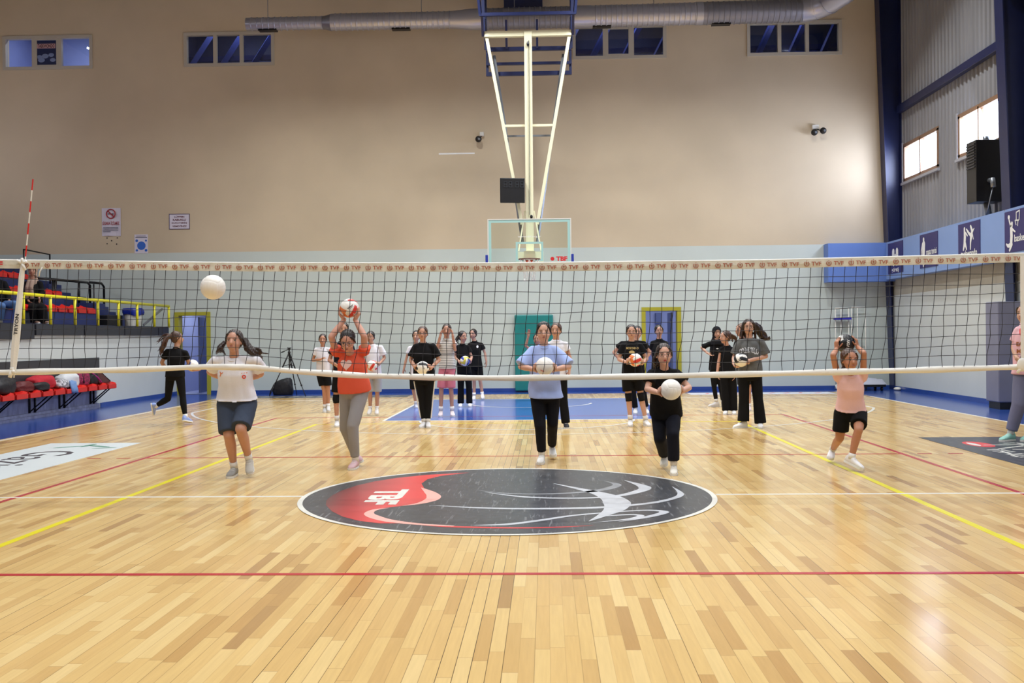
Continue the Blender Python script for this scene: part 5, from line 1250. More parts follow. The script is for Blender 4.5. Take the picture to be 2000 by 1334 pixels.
    # ---------------- feet
    for i, (h, k, a, toe, tn) in enumerate(LG):
        if toe is None: continue
        dv = nz(toe-a); sh_ = nz(k-a); n_ = nz(sh_-dv*(sh_@dv)); L = max(np.linalg.norm(toe-a), .13*sc)
        if tn not in air:
            f_ = toe-a; f_[2] = 0; f_ = nz(f_); u_ = np.array((0, 0, 1.0)); hz = np.array((a[0], a[1], 0))
            if a[2] > .125*sc:   # heel raised: the foot slopes from the ankle to the toe
                an2 = math.asin(min(.8, .07*sc/L)); f_ = nz(dv*math.cos(an2)+n_*math.sin(an2)); u_ = nz(n_*math.cos(an2)-dv*math.sin(an2)); hz = a-u_*.075*sc
        else:
            an2 = math.asin(min(.8, .07*sc/L)); f_ = nz(dv*math.cos(an2)+n_*math.sin(an2)); u_ = nz(n_*math.cos(an2)-dv*math.sin(an2)); hz = a-u_*.075*sc
        s_ = nz(np.cross(f_, u_)); FP = lambda x, z: hz+f_*x*sc+u_*z*sc
        sm = cloth(shoe if (i == 0 or shoe2 is None) else shoe2, None, .6)
        t = MB()
        rr = [(-.062, .040, .026, .030), (-.045, .055, .034, .050), (-.01, .058, .036, .056), (.03, .053, .036, .046), (.08, .042, .042, .030), (.13, .034, .043, .023), (.165, .028, .036, .017), (.185, .022, .018, .008)]
        loft(t, [(FP(x, z), s_, w*sc, u_, h_*sc) for x, z, w, h_ in rr], 18, 2.2)
        limbc(t, [FP(-.02, .06), FP(-.012, .085)], [.036*sc, .037*sc])
        so = link_mesh('shoe', fuse(t, .0065, 3), sm, root)
        t = MB(); V = []; m = 20; out = [(-.070, 0), (-.062, .024), (-.03, .034), (.02, .033), (.07, .041), (.12, .045), (.16, .038), (.185, .018), (.190, 0)]
        out = out+[(x, -w) for x, w in out[-2:0:-1]]
        for z in (0.001, .022): V += [FP(x, z)+s_*w*sc for x, w in out]
        n = len(out); t.add(V, [tuple(range(n-1, -1, -1)), tuple(range(n, 2*n))]+[(j, (j+1) % n, n+(j+1) % n, n+j) for j in range(n)]); t.build('sole', m_sole, so)
        t = MB()
        for q in range(4): t.tube([FP(.03+.022*q, .094-.012*q)-s_*.022*sc, FP(.035+.022*q, .100-.0135*q), FP(.03+.022*q, .094-.012*q)+s_*.022*sc], .0032*sc, 5)
        t.build('laces', m_sock, so)
        if socks:
            t = MB(); frustum(t, a-nz(k-a)*.015*sc, a+(k-a)*.16, .039*sc, .040*sc, 14); t.build('sock', m_sock, root, smooth=True)
        if pads:
            t = MB(); V = fr; q = k; frustum(t, q+(h-q)*.18, q+(a-q)*.20, .062*b, .055*b, 18); t.ball(q+fr*.022*sc, np.array((.052, .05, .075))*sc); t.build('knee_pad', cloth('#101013', 'pad_black'), root, smooth=True)
    return root, shirt, P
def on_cloth(shirt, name, geo, x, y, w, h, m, ang=0.0, dy=1.0):
    """prints flat artwork onto a garment by dropping its points on the cloth along the view from the court"""
    v, f, sz = geo; bv = BVHTree.FromPolygons([tuple(q.co) for q in shirt.data.vertices], [tuple(p.vertices) for p in shirt.data.polygons])
    inv = shirt.matrix_world.inverted()
    k = w/sz[0]; kh = h/sz[1]; V = []; ca, sa = math.cos(ang), math.sin(ang)
    # cut long edges so that the print follows the cloth
    bm = bmesh.new(); vs = [bm.verts.new(q) for q in v]
    for q in f:
        try: bm.faces.new([vs[i] for i in q])
        except Exception: pass
    for _ in range(2):
        le = [e for e in bm.edges if e.calc_length() > sz[0]/14]
        if le: bmesh.ops.subdivide_edges(bm, edges=le, cuts=1)
    bm.verts.ensure_lookup_table(); bm.verts.index_update()
    last = None; out = []
    for q in bm.verts:
        px, py = q.co[0]*k, -q.co[1]*kh; X, Yp = x+px*ca-py*sa, y+px*sa+py*ca
        d = Vector(ray(X, Yp)); hit = bv.ray_cast(Vector(CAM), d.normalized())
        if hit[0] is not None: last = (hit[0]-Vector(CAM)).length; out.append(tuple(hit[0]-d.normalized()*.004))
        elif last: out.append(tuple(Vector(CAM)+d.normalized()*(last-.004)))
        else: out.append(tuple(Vector(CAM)+d.normalized()*12))
    t = MB(); t.add(out, [tuple(a.index for a in ff.verts) for ff in bm.faces]); bm.free()
    return t.build(name, m, shirt)
def disc_geo(n=20, hole=0.0):
    v = [(math.cos(2*math.pi*i/n)/2, math.sin(2*math.pi*i/n)/2, 0) for i in range(n)]
    if hole:
        v += [(x*hole, y*hole, 0) for x, y, _ in v]; return np.array(v), [(i, (i+1) % n, n+(i+1) % n, n+i) for i in range(n)], np.array((1, 1, 0))
    v.append((0, 0, 0)); return np.array(v), [(i, (i+1) % n, n) for i in range(n)], np.array((1, 1, 0))
def heart_geo():
    P = []
    for i in range(36):
        t = 2*math.pi*i/36; P.append((16*math.sin(t)**3/32, (13*math.cos(t)-5*math.cos(2*t)-2*math.cos(3*t)-math.cos(4*t))/32, 0))
    P.append((0, 0, 0)); return np.array(P), [(i, (i+1) % 36, 36) for i in range(36)], np.array((1, 1, 0))
def scrawl_geo(seed):
    """a tangle of curled brush strokes, as on a washed print"""
    rs = np.random.RandomState(seed); V = []; F = []
    for k in range(9):
        cx = -.42+.105*k; cy = .16*math.cos(cx*3.2)-.12; r = .07+.04*rs.rand(); a0 = rs.rand()*6.28; n = 12; b = len(V)
        for i in range(n+1):
            a = a0+4.4*i/n; w = .018*math.sin(math.pi*(i+.5)/(n+1))+.006
            V += [(cx+(r*.7+w)*math.cos(a), cy+(r*2.0+w*2)*math.sin(a), 0), (cx+(r*.7-w)*math.cos(a), cy+(r*2.0-w*2)*math.sin(a), 0)]
        F += [(b+2*i, b+2*i+1, b+2*i+3, b+2*i+2) for i in range(n)]
    v = np.array(V); mn, mx_ = v.min(0), v.max(0); return v-(mn+mx_)/2, F, mx_-mn
# ------------------------------------------------------------------ who stands where
c_white, c_black, c_navy = cloth('#dddce2', 'white_jersey'), cloth('#0c0c0e', 'black_jersey'), cloth('#171a24', 'navy_jersey')
def gy(x, y): return fl(x, y)[1]
WL = {}
# flying ball, in front of the net
volleyball(at(416, 561, -.35), .107, PW, (0.3, .2, 0), 'plain white volleyball flying in the air above the left player')

# 1 white shirt, arms behind the back
r, s, P1 = person('girl in white shirt and navy shorts leaping with arms behind her back', 1.25,
    dict(head=(457, 667), neck=(457, 698, .05), sl=(423, 703, .05), sr=(500, 703, .05), el=(410, 726, .22), er=(509, 730, .22), wl=(440, 741, .30), wr=(482, 741, .30), hl=(443, 788, .12), hr=(483, 788, .12),
         kl=(447, 850, -.02), kr=(470, 838, -.10), al=(457, 911, .12), ar=(486, 896, .12), tl=(449, 936, -.03), tr=(488, 931, -.02), hml=(421, 781, .1), hmr=(504, 779, .1)),
    H=1.62, build=1.12, sk='#c08e76', hair='mid', hs='tied', top=c_white, sleeve=.62, loose=1.5, bottom=cloth('#3a4354', 'slate_shorts'), legs='kneeshorts', shoe='#8d8a85', shoe2='#b9b6ae', air=('tr',), seed=3, pitch=-.08,
    tail=[([(478, 662, .06), (487, 682, .05), (503, 690, .08), (512, 698, .1)], .022, .006, 7), ([(440, 668, .06), (432, 680, .05), (427, 686, .08)], .022, .008, 5)])
on_cloth(s, 'chest_mark', text_geo('Y', .02), 431, 731, 8, 9, m_ballo, .3); on_cloth(s, 'chest_crest', disc_geo(18, .5), 476.5, 736, 8, 8, m_ballr); on_cloth(s, 'arched_dashes', text_geo('- - -', .03), 477, 728.5, 12, 1.2, m_ballo, -.1)

# 2 orange shirt, ball overhead
bc_ = at(682.4, 602, 1.95); b2 = (bc_, .104)
volleyball(bc_, .104, PR, (.5, .3, .9), 'white and red volleyball held overhead by the girl in the orange shirt', ('VOIT', m_black, (.012, .01), .6, .075))
r, s, P2 = person('girl in orange shirt with heart and grey sweatpants holding a ball overhead', 1.9,
    dict(head=(679, 667, -.02), neck=(685, 690, .08), sl=(657, 686, .08), sr=(712, 684, .08), el=(647, 658, -.02), er=(711, 656, -.02), wl=(662, 619, .04), wr=(702, 618, .04), fl=(668, 592, .02), fr=(698, 590, .02), hl=(679, 762, .15), hr=(706, 760, .15),
         kl=(675, 836, .22), kr=(689, 832, .0), al=(694, 888, .35), ar=(694, 899, .05), tl=(703, 902, .25), tr=(686, 921, -.10)),
    H=1.60, build=1.04, pitch=.42, sk='#c99580', hair='dark', hs='tied', top=cloth('#d95a40', 'orange_jersey'), sleeve=.28, loose=1.3, bottom=cloth('#918f90', 'grey_sweat'), legs='long', cuff=1.1, shoe='#c9a8ac', glasses=True, ball=b2, air=('tl',), seed=4)
on_cloth(s, 'heart_print', heart_geo(), 676, 712, 22, 24, cloth('#e6c4bd', 'pale_pink_print'))

# 3 blue shirt
bc_ = at(1064, 715.5, 2.02)
volleyball(bc_, .100, PW, (.1, .5, 0), 'white volleyball held by the girl in the light blue shirt', ('VOIT', m_ballr, (-.03, -.05), -.4, .05))
r, s, P3 = person('girl in loose light blue shirt and black pants stepping forward with a ball', 2.32,
    dict(head=(1062, 650), neck=(1062.5, 675, .03), sl=(1041, 683, .03), sr=(1085, 683, .03), el=(1017, 716, -.05), er=(1111, 716, -.05), wl=(1040, 718, -.26), wr=(1088, 718, -.26), hl=(1050, 772, .08), hr=(1079, 772, .08),
         kl=(1055, 832, -.05), kr=(1079, 826, .05), al=(1058, 887, .0), ar=(1078, 872, .42), tl=(1055, 907, -.14), tr=(1081, 893, .25), hml=(1033, 776, .06), hmr=(1101, 776, .06)),
    H=1.62, build=1.0, sk='#cfa088', hair='dark', hs='tied', top=cloth('#a6b9ea', 'light_blue_jersey'), sleeve=.93, loose=2.0, bottom=cloth('#0d0d14', 'black_sweat'), legs='long', cuff=1.15, shoe='#d9d7d2', ball=(bc_, .100), air=('tr',), seed=5)

# 4 black outfit, lunging
bc_ = at(1310.5, 761, 1.0)
volleyball(bc_, .103, PW, (.6, .1, .3), 'white volleyball held out low by the girl in black with glasses')
r, s, P4 = person('girl in black shirt, dark pants and glasses lunging with a ball held low', 1.35,
    dict(head=(1297, 694), neck=(1297, 720, .06), sl=(1273, 728, .08), sr=(1321, 728, .08), el=(1264, 760, .0), er=(1346, 757, .0), wl=(1285, 764, -.24), wr=(1335, 761, -.24), hl=(1287, 808, .28), hr=(1315, 808, .28),
         kl=(1289, 856, .2), kr=(1314, 850, .0), al=(1298, 889, .5), ar=(1316, 905, .02), tl=(1297, 907, .42), tr=(1316, 928, -.12), hml=(1268, 809, .27), hmr=(1334, 809, .27)),
    H=1.50, build=1.0, sk='#cc9d86', hair='mid', hs='tied', top=c_black, sleeve=.6, loose=1.8, bottom=cloth('#12141f', 'navy_sweat'), legs='long', cuff=1.5, legw=1.12, shoe='#dcd8cc', shoe2='#dcd8cc', glasses=True, ball=(bc_, .103), air=('tl',), seed=6, lip='#b0444a',
    tail=[([(1283, 690, .06), (1279, 708, .1), (1279, 724, .14)], .020, .012, 4)])

# 5 pink shirt, ball behind head
bc_ = at(1651, 671, 1.86)
volleyball(bc_, .100, PB, (.5, .9, .2), 'black and white volleyball held behind the head of the girl in pink', ('VOIT', m_ballw, (.03, .0), 1.5, .09))
r, s, P5 = person('girl in pink shirt and black shorts lunging with a ball behind her head', 1.55,
    dict(head=(1659.5, 704, .0), neck=(1661, 730, .08), sl=(1637, 736, .10), sr=(1686, 736, .10), el=(1627, 694, .02), er=(1687, 690, .02), wl=(1633, 672, .26), wr=(1672, 668, .26), hl=(1645, 806, .2), hr=(1678, 806, .2),
         kl=(1640, 856, .25), kr=(1677, 840, -.05), al=(1626, 878, .72), ar=(1663, 894, -.03), tl=(1621, 901, .52), tr=(1684, 924, -.14), fl=(1640, 655, .28), fr=(1664, 655, .28), hml=(1631, 801, .18), hmr=(1693, 800, .18)),
    H=1.50, build=.98, yaw=.15, sk='#b27a5c', hair='brown', hs='tied', top=cloth('#e2b8b4', 'pink_jersey'), sleeve=.16, loose=.8, bottom=c_black, legs='shorts', shoe='#e2e0e0', ball=(bc_, .100), air=('tl',), seed=7,
    tail=[([(1646, 704, .08), (1645, 716, .08), (1647, 726, .06)], .016, .010, 3)])

# ---- second rank
def stand(label, px, top_y, foot_y, Yf=None, **k):
    pass
def ballpair(x, y, Y, d, r): return at(x, y, Y+d), r
# 6 white tee left of the orange girl
Y6 = gy(637, 806)+.1
person('girl in white tee and black shorts left of the orange shirt, hand on stomach', Y6,
    dict(head=(630.5, 664), neck=(630, 678), sl=(618, 682), sr=(643, 682), el=(611, 704, .02), wl=(626, 702, -.16), fl=(632, 699, -.18), er=(648, 702, .05), wr=(652, 716, -.05), hl=(625, 730), hr=(639, 730), kl=(633, 762), kr=(641, 762), al=(634, 795), ar=(641, 793), tl=(634, 804, -.16), tr=(642, 803, -.14)),
    H=1.42, build=.9, yaw=.15, sk='#b78468', hair='mid', top=c_white, sleeve=.5, loose=1.3, bottom=c_black, legs='shorts', shoe='#c9c8c6', seed=8)
# 7 behind the orange girl
Y7 = gy(658, 834)+.1
person('dark-haired girl in navy half hidden behind the raised arms of the orange shirt', Y7,
    dict(head=(671, 644), neck=(668, 668), sl=(652, 676), sr=(686, 676), el=(643, 704, .0), wl=(655, 712, -.2), er=(692, 704), wr=(684, 716, -.2), hl=(660, 733), hr=(678, 733), kl=(656, 779), kr=(680, 779), al=(658, 818), ar=(682, 816), tl=(658, 834, -.16), tr=(684, 830, -.14)),
    H=1.58, build=.9, yaw=.2, sk='#bf8c72', hair='dark', top=c_navy, sleeve=.55, bottom=c_black, legs='shorts', pads=True, shoe='#dedddb', seed=9)
# 8 white tee right of the orange girl
Y8 = gy(733, 812)+.12; bc_ = at(727.5, 714.5, Y8-.22)
volleyball(bc_, .100, PR, (.2, .6, .2), 'white and red volleyball held by the child in white behind the orange shirt', ('V', m_black, (0, .0), 0, .05))
person('child in white tee and grey shorts holding a ball behind the orange shirt', Y8,
    dict(head=(723.5, 659), neck=(727, 673), sl=(714, 678), sr=(744, 678), el=(709, 700), er=(751, 699), wl=(716, 713, -.2), wr=(740, 709, -.2), hl=(721, 733), hr=(738, 733), kl=(723, 768), kr=(737, 768), al=(723, 798), ar=(736, 798), tl=(720, 809, -.12), tr=(736, 811, -.12)),
    H=1.42, build=.95, yaw=-.1, sk='#b98a70', hair='dark', top=c_white, sleeve=.75, loose=1.8, bottom=cloth('#a5a6a6', 'grey_jersey'), legs='kneeshorts', shoe='#e2e0de', ball=(bc_, .1), seed=10, glasses=False)
# 9 black tee with track pants
Y9 = gy(829, 836)+.12; bc_ = at(825.5, 718.5, Y9-.24)
volleyball(bc_, .104, PK, (.3, .1, .1), 'white and black volleyball held by the girl in black tee and striped track pants', ('VOIT', m_black, (.01, .01), -1.3, .07))
r, s, P9 = person('girl with glasses in black tee and black track pants with white side stripes', Y9,
    dict(head=(825.5, 652), neck=(826, 670), sl=(812, 676), sr=(846, 676), el=(802, 703), er=(857, 703), wl=(810, 716, -.22), wr=(843, 716, -.22), hl=(820, 742), hr=(838, 742), kl=(824, 783), kr=(837, 783), al=(828, 822), ar=(836, 822), tl=(822, 835, -.14), tr=(837, 836, -.15)),
    H=1.55, build=.98, sk='#c4937a', hair='brown', top=c_black, sleeve=.78, loose=2.0, bottom=cloth('#0c0c0f', 'black_track'), legs='long', cuff=1.0, legw=.9, shoe='#dcdad8', glasses=True, ball=(bc_, .104), seed=11)
for sx, ka, kb, hh in ((1, 'kr', 'ar', 'hr'), (-1, 'kl', 'al', 'hl')):
    t = MB(); o_ = np.array((sx*.080, -.02, 0)); t.tube([P9[hh]+o_*1.15, P9[ka]+o_*.86, P9[kb]+o_*.62+np.array((0, 0, .05))], .010, 6); t.build('side_stripe', m_sock, r)
# 10 behind 9
Y10 = gy(815, 797)+.1
person('girl in white tee half hidden behind the black tee with track pants', Y10,
    dict(head=(813, 657), neck=(812, 673), sl=(800, 679), sr=(828, 679), el=(793.5, 701), wl=(789, 720, -.03), er=(833, 700), hl=(806, 730), hr=(822, 730), kl=(808, 763), kr=(824, 763), al=(812, 787), ar=(826, 787), tl=(814, 797, -.12), tr=(828, 797, -.12)),
    H=1.48, build=.85, yaw=-.1, sk='#b88a70', hair='dark', top=c_white, sleeve=.55, bottom=c_black, legs='kneeshorts', shoe='#b9c0d8', seed=12)
# 11 striped tee, pink shorts
Y11 = gy(872, 814)+.12
m_str = mat('striped_jersey', '#d9d7d2', .85)
nt = m_str.node_tree; g_ = nt.nodes.new('ShaderNodeNewGeometry'); s_ = nt.nodes.new('ShaderNodeSeparateXYZ'); mm = nt.nodes.new('ShaderNodeMath'); mm.operation = 'MULTIPLY'; mm.inputs[1].default_value = 33; fr = nt.nodes.new('ShaderNodeMath'); fr.operation = 'FRACT'; lt = nt.nodes.new('ShaderNodeMath'); lt.operation = 'LESS_THAN'; lt.inputs[1].default_value = .28
mx = nt.nodes.new('ShaderNodeMix'); mx.data_type = 'RGBA'; mx.inputs[6].default_value = lin('#d9d7d2'); mx.inputs[7].default_value = lin('#2a2a30')
for a_, b__ in ((g_.outputs['Position'], s_.inputs[0]), (s_.outputs[2], mm.inputs[0]), (mm.outputs[0], fr.inputs[0]), (fr.outputs[0], lt.inputs[0]), (lt.outputs[0], mx.inputs[0]), (mx.outputs[2], nt.nodes['Principled BSDF'].inputs['Base Color'])): nt.links.new(a_, b__)
person('girl in striped tee and pink shorts touching her temples with both hands', Y11,
    dict(head=(872.5, 646), neck=(872, 661), sl=(860, 667), sr=(886, 667), el=(853, 683, -.1), er=(889, 684, -.1), wl=(859.5, 658, -.14), wr=(884.5, 656, -.14), fl=(863, 645, -.08), fr=(882, 644, -.08), hl=(866, 718), hr=(881, 718), kl=(862, 761), kr=(881, 761), al=(861, 800), ar=(883, 800), tl=(860, 813, -.15), tr=(884.5, 813.5, -.15)),
    H=1.62, build=.84, sk='#bb8c76', hair='mid', top=m_str, sleeve=.4, loose=1.2, bottom=cloth('#cc7886', 'pink_denim'), legs='kneeshorts', shoe='#e3d5d6', seed=13)
# 12 black, facing right, with ball
Y12 = gy(908, 795)+.1; bc_ = at(908.5, 705, Y12-.22)
volleyball(bc_, .103, PY, (.2, .2, .5), 'yellow, white and blue volleyball held between the two girls in black')
person('girl with glasses in black top and wide black pants turned to her right neighbour', Y12,
    dict(head=(904, 658), neck=(903, 672), sl=(892.5, 677), sr=(914, 677), el=(889, 697), er=(921, 697), wl=(896, 710, -.18), wr=(920, 705, -.18), hl=(900, 728), hr=(914, 728), kl=(900, 758), kr=(916, 758), al=(900, 786), ar=(917, 786), tl=(899, 794, -.13), tr=(918, 794.5, -.13)),
    H=1.50, build=.88, yaw=.75, sk='#c4957e', hair='dark', top=c_black, sleeve=.55, loose=1.4, bottom=cloth('#0a0a0d', 'black_wide'), legs='long', cuff=1.9, legw=1.2, shoe='#e2e2e2', glasses=True, ball=(bc_, .103), seed=14,
    tail=[([(897, 654, .05), (893, 664, .05), (892, 672, .0)], .022, .012, 4)])
# 13 black tee right
Y13 = gy(943, 781)+.1
r, s, _ = person('girl in black tee with small white crest and black shorts, arm hanging down', Y13,
    dict(head=(923.8, 653), neck=(927, 666), sl=(917, 672), sr=(940, 672), el=(914, 690), wl=(912, 702, -.05), er=(947, 689), wr=(950, 706, -.04), fr=(950, 714, -.05), hl=(923, 716), hr=(936, 716), kl=(926, 745), kr=(938, 745), al=(926, 771), ar=(942, 769), tl=(925, 780, -.12), tr=(943, 780, -.12)),
    H=1.58, build=.86, yaw=-.35, sk='#be917c', hair='dark', top=c_black, sleeve=.6, loose=1.3, bottom=c_black, legs='shorts', shoe='#e2dede', seed=15)
on_cloth(s, 'chest_crest', disc_geo(), 932.5, 677, 4, 5.5, m_sock)
# 14 behind the blue shirt
person('girl raising one hand, mostly hidden behind the light blue shirt', gy(1050, 800)+.1,
    dict(head=(1049, 663), neck=(1051, 677), sl=(1038, 683), sr=(1063, 683), el=(1027, 676, -.08), wl=(1032, 656, -.12), fl=(1034, 643, -.12), er=(1067, 700), hl=(1044, 732), hr=(1059, 732), kl=(1045, 765), kr=(1060, 765), al=(1047, 790), ar=(1060, 790), tl=(1047, 799, -.12), tr=(1060, 799, -.12)),
    H=1.42, build=.85, yaw=-.3, sk='#b98a72', hair='dark', top=c_white, sleeve=.4, bottom=c_black, legs='long', shoe='#d8d8d8', seed=16, palm=(0, -1, 0))
# 15 white tee right behind the blue shirt
Y15 = gy(1107, 837)+.12
person('girl in white tee and wide black pants looking left behind the blue shirt', Y15,
    dict(head=(1086, 646), neck=(1086, 664), sl=(1070, 672), sr=(1104, 672), el=(1066, 700), er=(1113, 699), wl=(1070, 722, -.08), wr=(1112, 723, -.08), hl=(1077, 733), hr=(1097, 733), kl=(1078, 780), kr=(1100, 780), al=(1080, 822), ar=(1105, 824), tl=(1080, 836, -.15), tr=(1107, 837, -.15)),
    H=1.60, build=.95, yaw=-.25, sk='#c4957c', hair='brown', top=c_white, sleeve=.45, bottom=cloth('#0a0a0d', 'black_wide'), legs='long', cuff=1.7, legw=1.15, shoe='#26262a', seed=17)
# 16 black tee with gold print and red ball
Y16 = gy(1248, 833)+.12; bc_ = at(1240.4, 703, Y16-.26)
volleyball(bc_, .104, PR, (.2, 1.2, .6), 'white, red and orange volleyball held by the girl in the gold lettered black tee')
r, s, P16 = person('girl with glasses and knee pads in black tee with gold lettering', Y16,
    dict(head=(1233, 649), neck=(1233.5, 667), sl=(1217, 674), sr=(1250, 674), el=(1209, 702), er=(1263, 701), wl=(1223, 705, -.26), wr=(1257, 707, -.26), hl=(1224, 735), hr=(1246, 735), kl=(1228, 775), kr=(1252, 774), al=(1231, 817), ar=(1261, 819), tl=(1231, 831, -.15), tr=(1266, 833, -.12)),
    H=1.58, build=.95, sk='#c89a82', hair='dark', top=c_black, sleeve=.6, loose=1.3, bottom=c_black, legs='shorts', pads=True, shoe='#e4e2de', glasses=True, ball=(bc_, .104), seed=18)
m_gold = mat('gold_print', '#b79c5c', .5)
on_cloth(s, 'lettering', text_geo('MOSCHINO', .03), 1235, 680, 24, 4.5, m_gold); on_cloth(s, 'bear_patch', disc_geo(), 1234, 688, 11, 7, m_gold)
# 17 behind 16
Y17 = gy(1241, 809)+.1
person('girl in black with hands on hips standing right behind the gold lettered tee', Y17,
    dict(head=(1245, 650), neck=(1240, 665), sl=(1215, 670), sr=(1257, 670), el=(1199, 688, .05), er=(1269, 688, .05), wl=(1211, 703, -.02), wr=(1260, 703, -.02), fl=(1220, 708, -.04), fr=(1252, 708, -.04), hl=(1231, 722), hr=(1250, 722), kl=(1236, 765), kr=(1256, 765), al=(1241, 800), ar=(1262, 798), tl=(1241, 809, -.14), tr=(1264, 806, -.12)),
    H=1.62, build=.95, sk='#c49680', hair='dark', top=c_black, sleeve=.5, loose=1.3, bottom=c_black, legs='long', cuff=1.3, shoe='#d8d8d8', seed=19)
# 18 by the door
Y18 = 11.0
person('girl in black tee with arms behind her in front of the right doorway', Y18,
    dict(head=(1287, 647), neck=(1287.5, 662), sl=(1275, 669), sr=(1300, 669), el=(1272, 690, .08), er=(1303, 690, .08), wl=(1282, 706, .14), wr=(1294, 706, .14), hl=(1281, 722), hr=(1295, 722), kl=(1280, 758), kr=(1296, 758), al=(1280, 789), ar=(1296, 789), tl=(1279, 798, -.13), tr=(1297, 798, -.13)),
    H=1.60, build=.9, yaw=.1, sk='#bd907a', hair='dark', top=c_black, sleeve=.6, loose=1.3, bottom=c_black, legs='long', cuff=1.2, shoe='#d8d8d8', seed=20)
# 19 headscarf
Y19 = gy(1400, 795)+.1
r, s, _ = person('girl in black headscarf and black clothes with one hand on her hip', Y19,
    dict(head=(1400, 650), neck=(1399, 664), sl=(1387, 670), sr=(1409, 670), el=(1370.5, 679, .02), wl=(1381, 689, -.1), fl=(1387, 693, -.12), er=(1412, 690), wr=(1410, 705, -.06), hl=(1393, 721), hr=(1405, 721), kl=(1395, 758), kr=(1408, 758), al=(1399, 783), ar=(1412, 785), tl=(1387, 793, -.05), tr=(1414, 793, -.12)),
    H=1.55, build=.88, yaw=.15, pitch=.15, sk='#c2967e', top=c_black, sleeve=.9, loose=1.1, bottom=c_black, legs='long', cuff=1.0, legw=.9, shoe='#e6e4e2', seed=21, hijab=cloth('#101014', 'black_scarf'))
t = on_cloth(s, 'chest_mark', disc_geo(4), 1401, 681, 6, 2.5, m_sock)
# 20 profile, ponytail
Y20 = gy(1426, 810)+.1
person('girl in sleeveless black outfit with brown ponytail in profile to the left', Y20,
    dict(head=(1416, 659, -.02), neck=(1420, 675), sl=(1409, 681), sr=(1430, 681), el=(1404, 705), wl=(1401, 727, -.03), fl=(1402, 739, -.04), er=(1434, 706), wr=(1434, 729, -.04), fr=(1433, 741, -.05), hl=(1414, 730), hr=(1430, 730), kl=(1416, 768), kr=(1432, 768), al=(1418, 800), ar=(1433, 800), tl=(1416, 809.5, -.14), tr=(1434, 810, -.14)),
    H=1.50, build=.9, yaw=-1.25, sk='#c2927a', hair='brown', top=c_black, sleeve=.12, loose=.8, bottom=cloth('#0a0a0d', 'black_wide'), legs='long', cuff=2.0, legw=1.3, shoe='#e2e0dc', seed=22,
    tail=[([(1424, 652, .05), (1431, 658, .06), (1436, 666, .05)], .024, .014, 6)])
# 21 behind the grey tee
person('brown-haired girl looking left, mostly hidden behind the grey tee', gy(1462, 803)+.1,
    dict(head=(1446, 645), neck=(1450, 661), sl=(1438, 668), sr=(1464, 668), el=(1436, 690), er=(1466, 690), hl=(1446, 722), hr=(1461, 722), kl=(1450, 762), kr=(1463, 762), al=(1450, 793), ar=(1463, 793), tl=(1449, 802, -.13), tr=(1463, 802.5, -.13)),
    H=1.60, build=.85, yaw=-1.2, sk='#c2927a', hair='light', hs='bun', top=c_black, bottom=cloth('#1a1a1e', 'dark_shorts'), legs='shorts', shoe='#d6c6c8', seed=23)
# 22 grey tee, curly hair
Y22 = gy(1465, 837)+.12; bc_ = at(1446.5, 703, Y22-.26)
volleyball(bc_, .106, PK, (.9, .2, .4), 'white and black volleyball held by the girl in the washed grey tee', ('VOIT', m_black, (.0, .01), .8, .13))
r, s, P22 = person('girl with long dark curly hair in washed grey tee and wide black pants', Y22,
    dict(head=(1462, 640), neck=(1464, 661), sl=(1445, 668), sr=(1487, 668), el=(1434, 697), er=(1496, 696), wl=(1437, 713, -.22), wr=(1472, 709, -.25), fl=(1442, 718, -.3), fr=(1458, 707, -.3), hl=(1453, 733), hr=(1477, 733), kl=(1453, 778), kr=(1480, 778), al=(1452, 820), ar=(1485, 824), tl=(1441, 832, -.05), tr=(1485, 837, -.15)),
    H=1.65, build=.98, yaw=-.1, sk='#c29680', hair='mid', hs='down', top=mat('washed_grey', '#5a5b5a', .85, noise=.35, nscale=9), sleeve=.85, loose=2.0, bottom=cloth('#0a0a0d', 'black_wide'), legs='long', cuff=2.1, legw=1.2, shoe='#e4e2de', glasses=True, ball=(bc_, .106), seed=24,
    tail=[([(1475, 632, .05), (1484, 645, .05), (1490, 656, .08), (1497, 662, .1)], .034, .014, 9), ([(1456, 630, .05), (1450, 640, .08), (1449, 655, .08)], .02, .014, 4)])
on_cloth(s, 'scrawl_print', scrawl_geo(5), 1463, 685, 38, 15, m_silver)
# 23 running away on the left
Y23 = gy(366, 830)+.05; bc_ = at(376, 714, Y23+.12)
volleyball(bc_, .100, PT, (.1, .1, .2), 'white and tan volleyball carried by the running girl in black on the left')
person('girl in black tee and leggings with long brown hair running away on the left', Y23,
    dict(head=(346.5, 661, .02), neck=(345, 681), sl=(327, 685), sr=(362, 688), el=(316, 708, .05), er=(369, 710, .06), wl=(326, 722, .18), wr=(378, 722, .06), fr=(387, 721, .1), hl=(333, 734), hr=(351, 734), kl=(328, 779, .05), kr=(357, 776, -.02), al=(304, 793, .05), ar=(362, 815, -.05), tl=(299, 814, .16), tr=(373, 826, .08)),
    H=1.58, build=.95, yaw=2.2, sk='#b5886e', hair='brown', top=c_black, sleeve=.6, loose=.9, bottom=c_black, legs='leggings', shoe='#93a8e0', air=('tl',), seed=25, faceback=True,
    tail=[([(337, 655, -.05), (326, 662, -.08), (319, 676, -.1), (315, 690, -.08)], .024, .006, 9), ([(337, 655, -.05), (322, 657, -.05), (308, 666, -.02)], .016, .004, 5)])
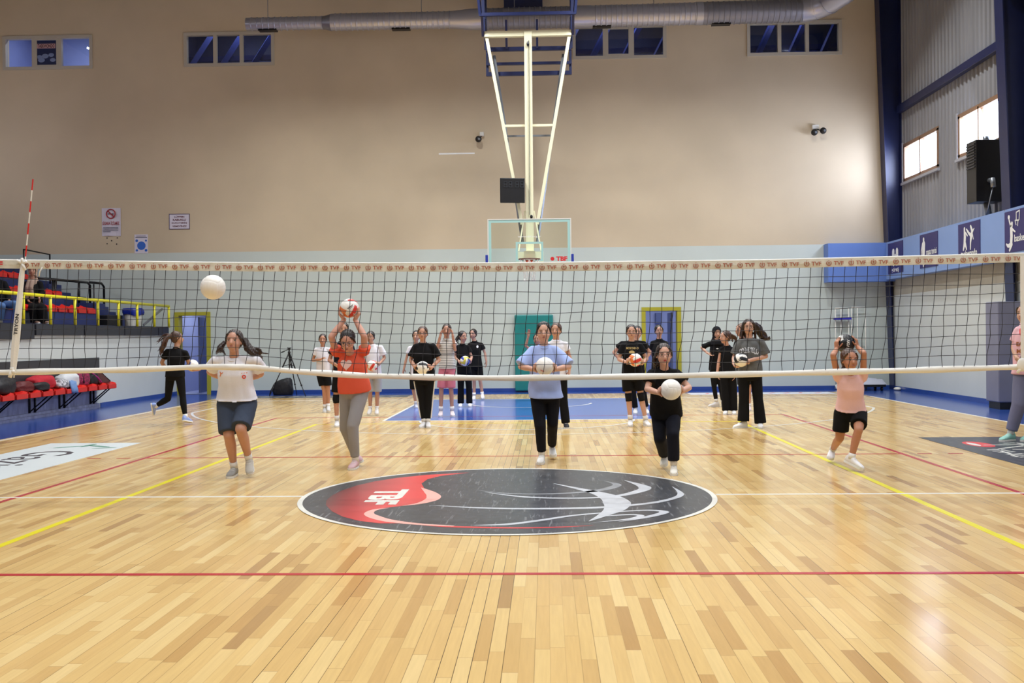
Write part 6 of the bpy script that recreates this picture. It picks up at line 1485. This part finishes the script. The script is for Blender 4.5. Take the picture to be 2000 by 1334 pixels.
# 24 coach at the right edge
Y24 = 4.35
r, s, _ = person('woman in pink printed tee and grey sweatpants with hand on hip at the right edge', Y24,
    dict(head=(2000, 613), neck=(2003, 634), sl=(1989, 644), sr=(2026, 644, .1), el=(1980, 678, .05), wl=(1986, 700, -.1), fl=(1993, 706, -.15), er=(2036, 680), wr=(2032, 710), hl=(1995, 728), hr=(2018, 728), kl=(1990, 790, -.05), kr=(2020, 792), al=(1974, 846, .0), ar=(2012, 850), tl=(1949, 861, -.12), tr=(1992, 863, -.15)),
    H=1.76, build=1.0, yaw=-.9, sk='#c69c84', hair='mid', top=cloth('#e2b4bc', 'pale_pink_jersey'), sleeve=.65, loose=1.4, bottom=cloth('#6e7088', 'grey_sweat_blue'), legs='long', cuff=1.5, legw=1.25, shoe='#8fc0b4', seed=26)
m_rust = mat('rust_print', '#9c5a2c', .6)
on_cloth(s, 'lettering', text_geo('EA', .04), 1991, 672, 12, 8, m_rust); on_cloth(s, 'lower_lettering', text_geo('M', .04), 1990, 686, 9, 8, m_rust); on_cloth(s, 'red_figure', disc_geo(), 1993, 648, 5, 14, m_redp)

# 25, 26 spectators on the stand
Y25 = 11.3
person('seated woman in black coat with beige headscarf on the grandstand', Y25,
    dict(head=(64, 529), neck=(64, 547), sl=(52, 553), sr=(78, 553), el=(47, 575, .05), er=(82, 575, -.02), wl=(56, 588, -.2), wr=(76, 581, -.25), fr=(79, 590, -.3), hl=(58, 596), hr=(73, 596), kl=(66, 603, -.42), kr=(82, 603, -.42), al=(68, 628, -.40), ar=(86, 628, -.40), tl=(75, 632, -.5), tr=(100, 631, -.5)),
    H=1.60, build=1.02, yaw=.25, sk='#a87c68', top=c_black, sleeve=1.9, loose=2.0, bottom=c_black, legs='long', cuff=2.0, legw=1.5, shoe='#a08070', air=('tl', 'tr', ), seed=27, hijab=cloth('#a08a7c', 'beige_scarf'), scarf_ends=True)
Y26 = 10.1
person('seated person in black jacket and blue jeans at the far left of the grandstand', Y26,
    dict(head=(-12, 523), neck=(-8, 545), sl=(-24, 552), sr=(8, 552), el=(-30, 578), er=(16, 574), wl=(-10, 592, -.2), wr=(18, 588, -.15), fr=(16, 600, -.2), hl=(-8, 596), hr=(10, 596), kl=(4, 598, -.42), kr=(31, 594, -.40), al=(0, 627, -.35), ar=(36, 628, -.38), tl=(-8, 632, -.5), tr=(44, 633, -.5)),
    H=1.65, build=1.0, yaw=.4, sk='#a87c68', hair='dark', top=cloth('#0c0c10', 'black_jacket'), sleeve=1.9, loose=1.4, bottom=cloth('#5b7cae', 'blue_denim'), legs='long', cuff=1.3, shoe='#c8c4b0', air=('tl', 'tr'), seed=28)
# drop meshes nothing uses
for me in [m for m in bpy.data.meshes if m.users == 0]: bpy.data.meshes.remove(me)
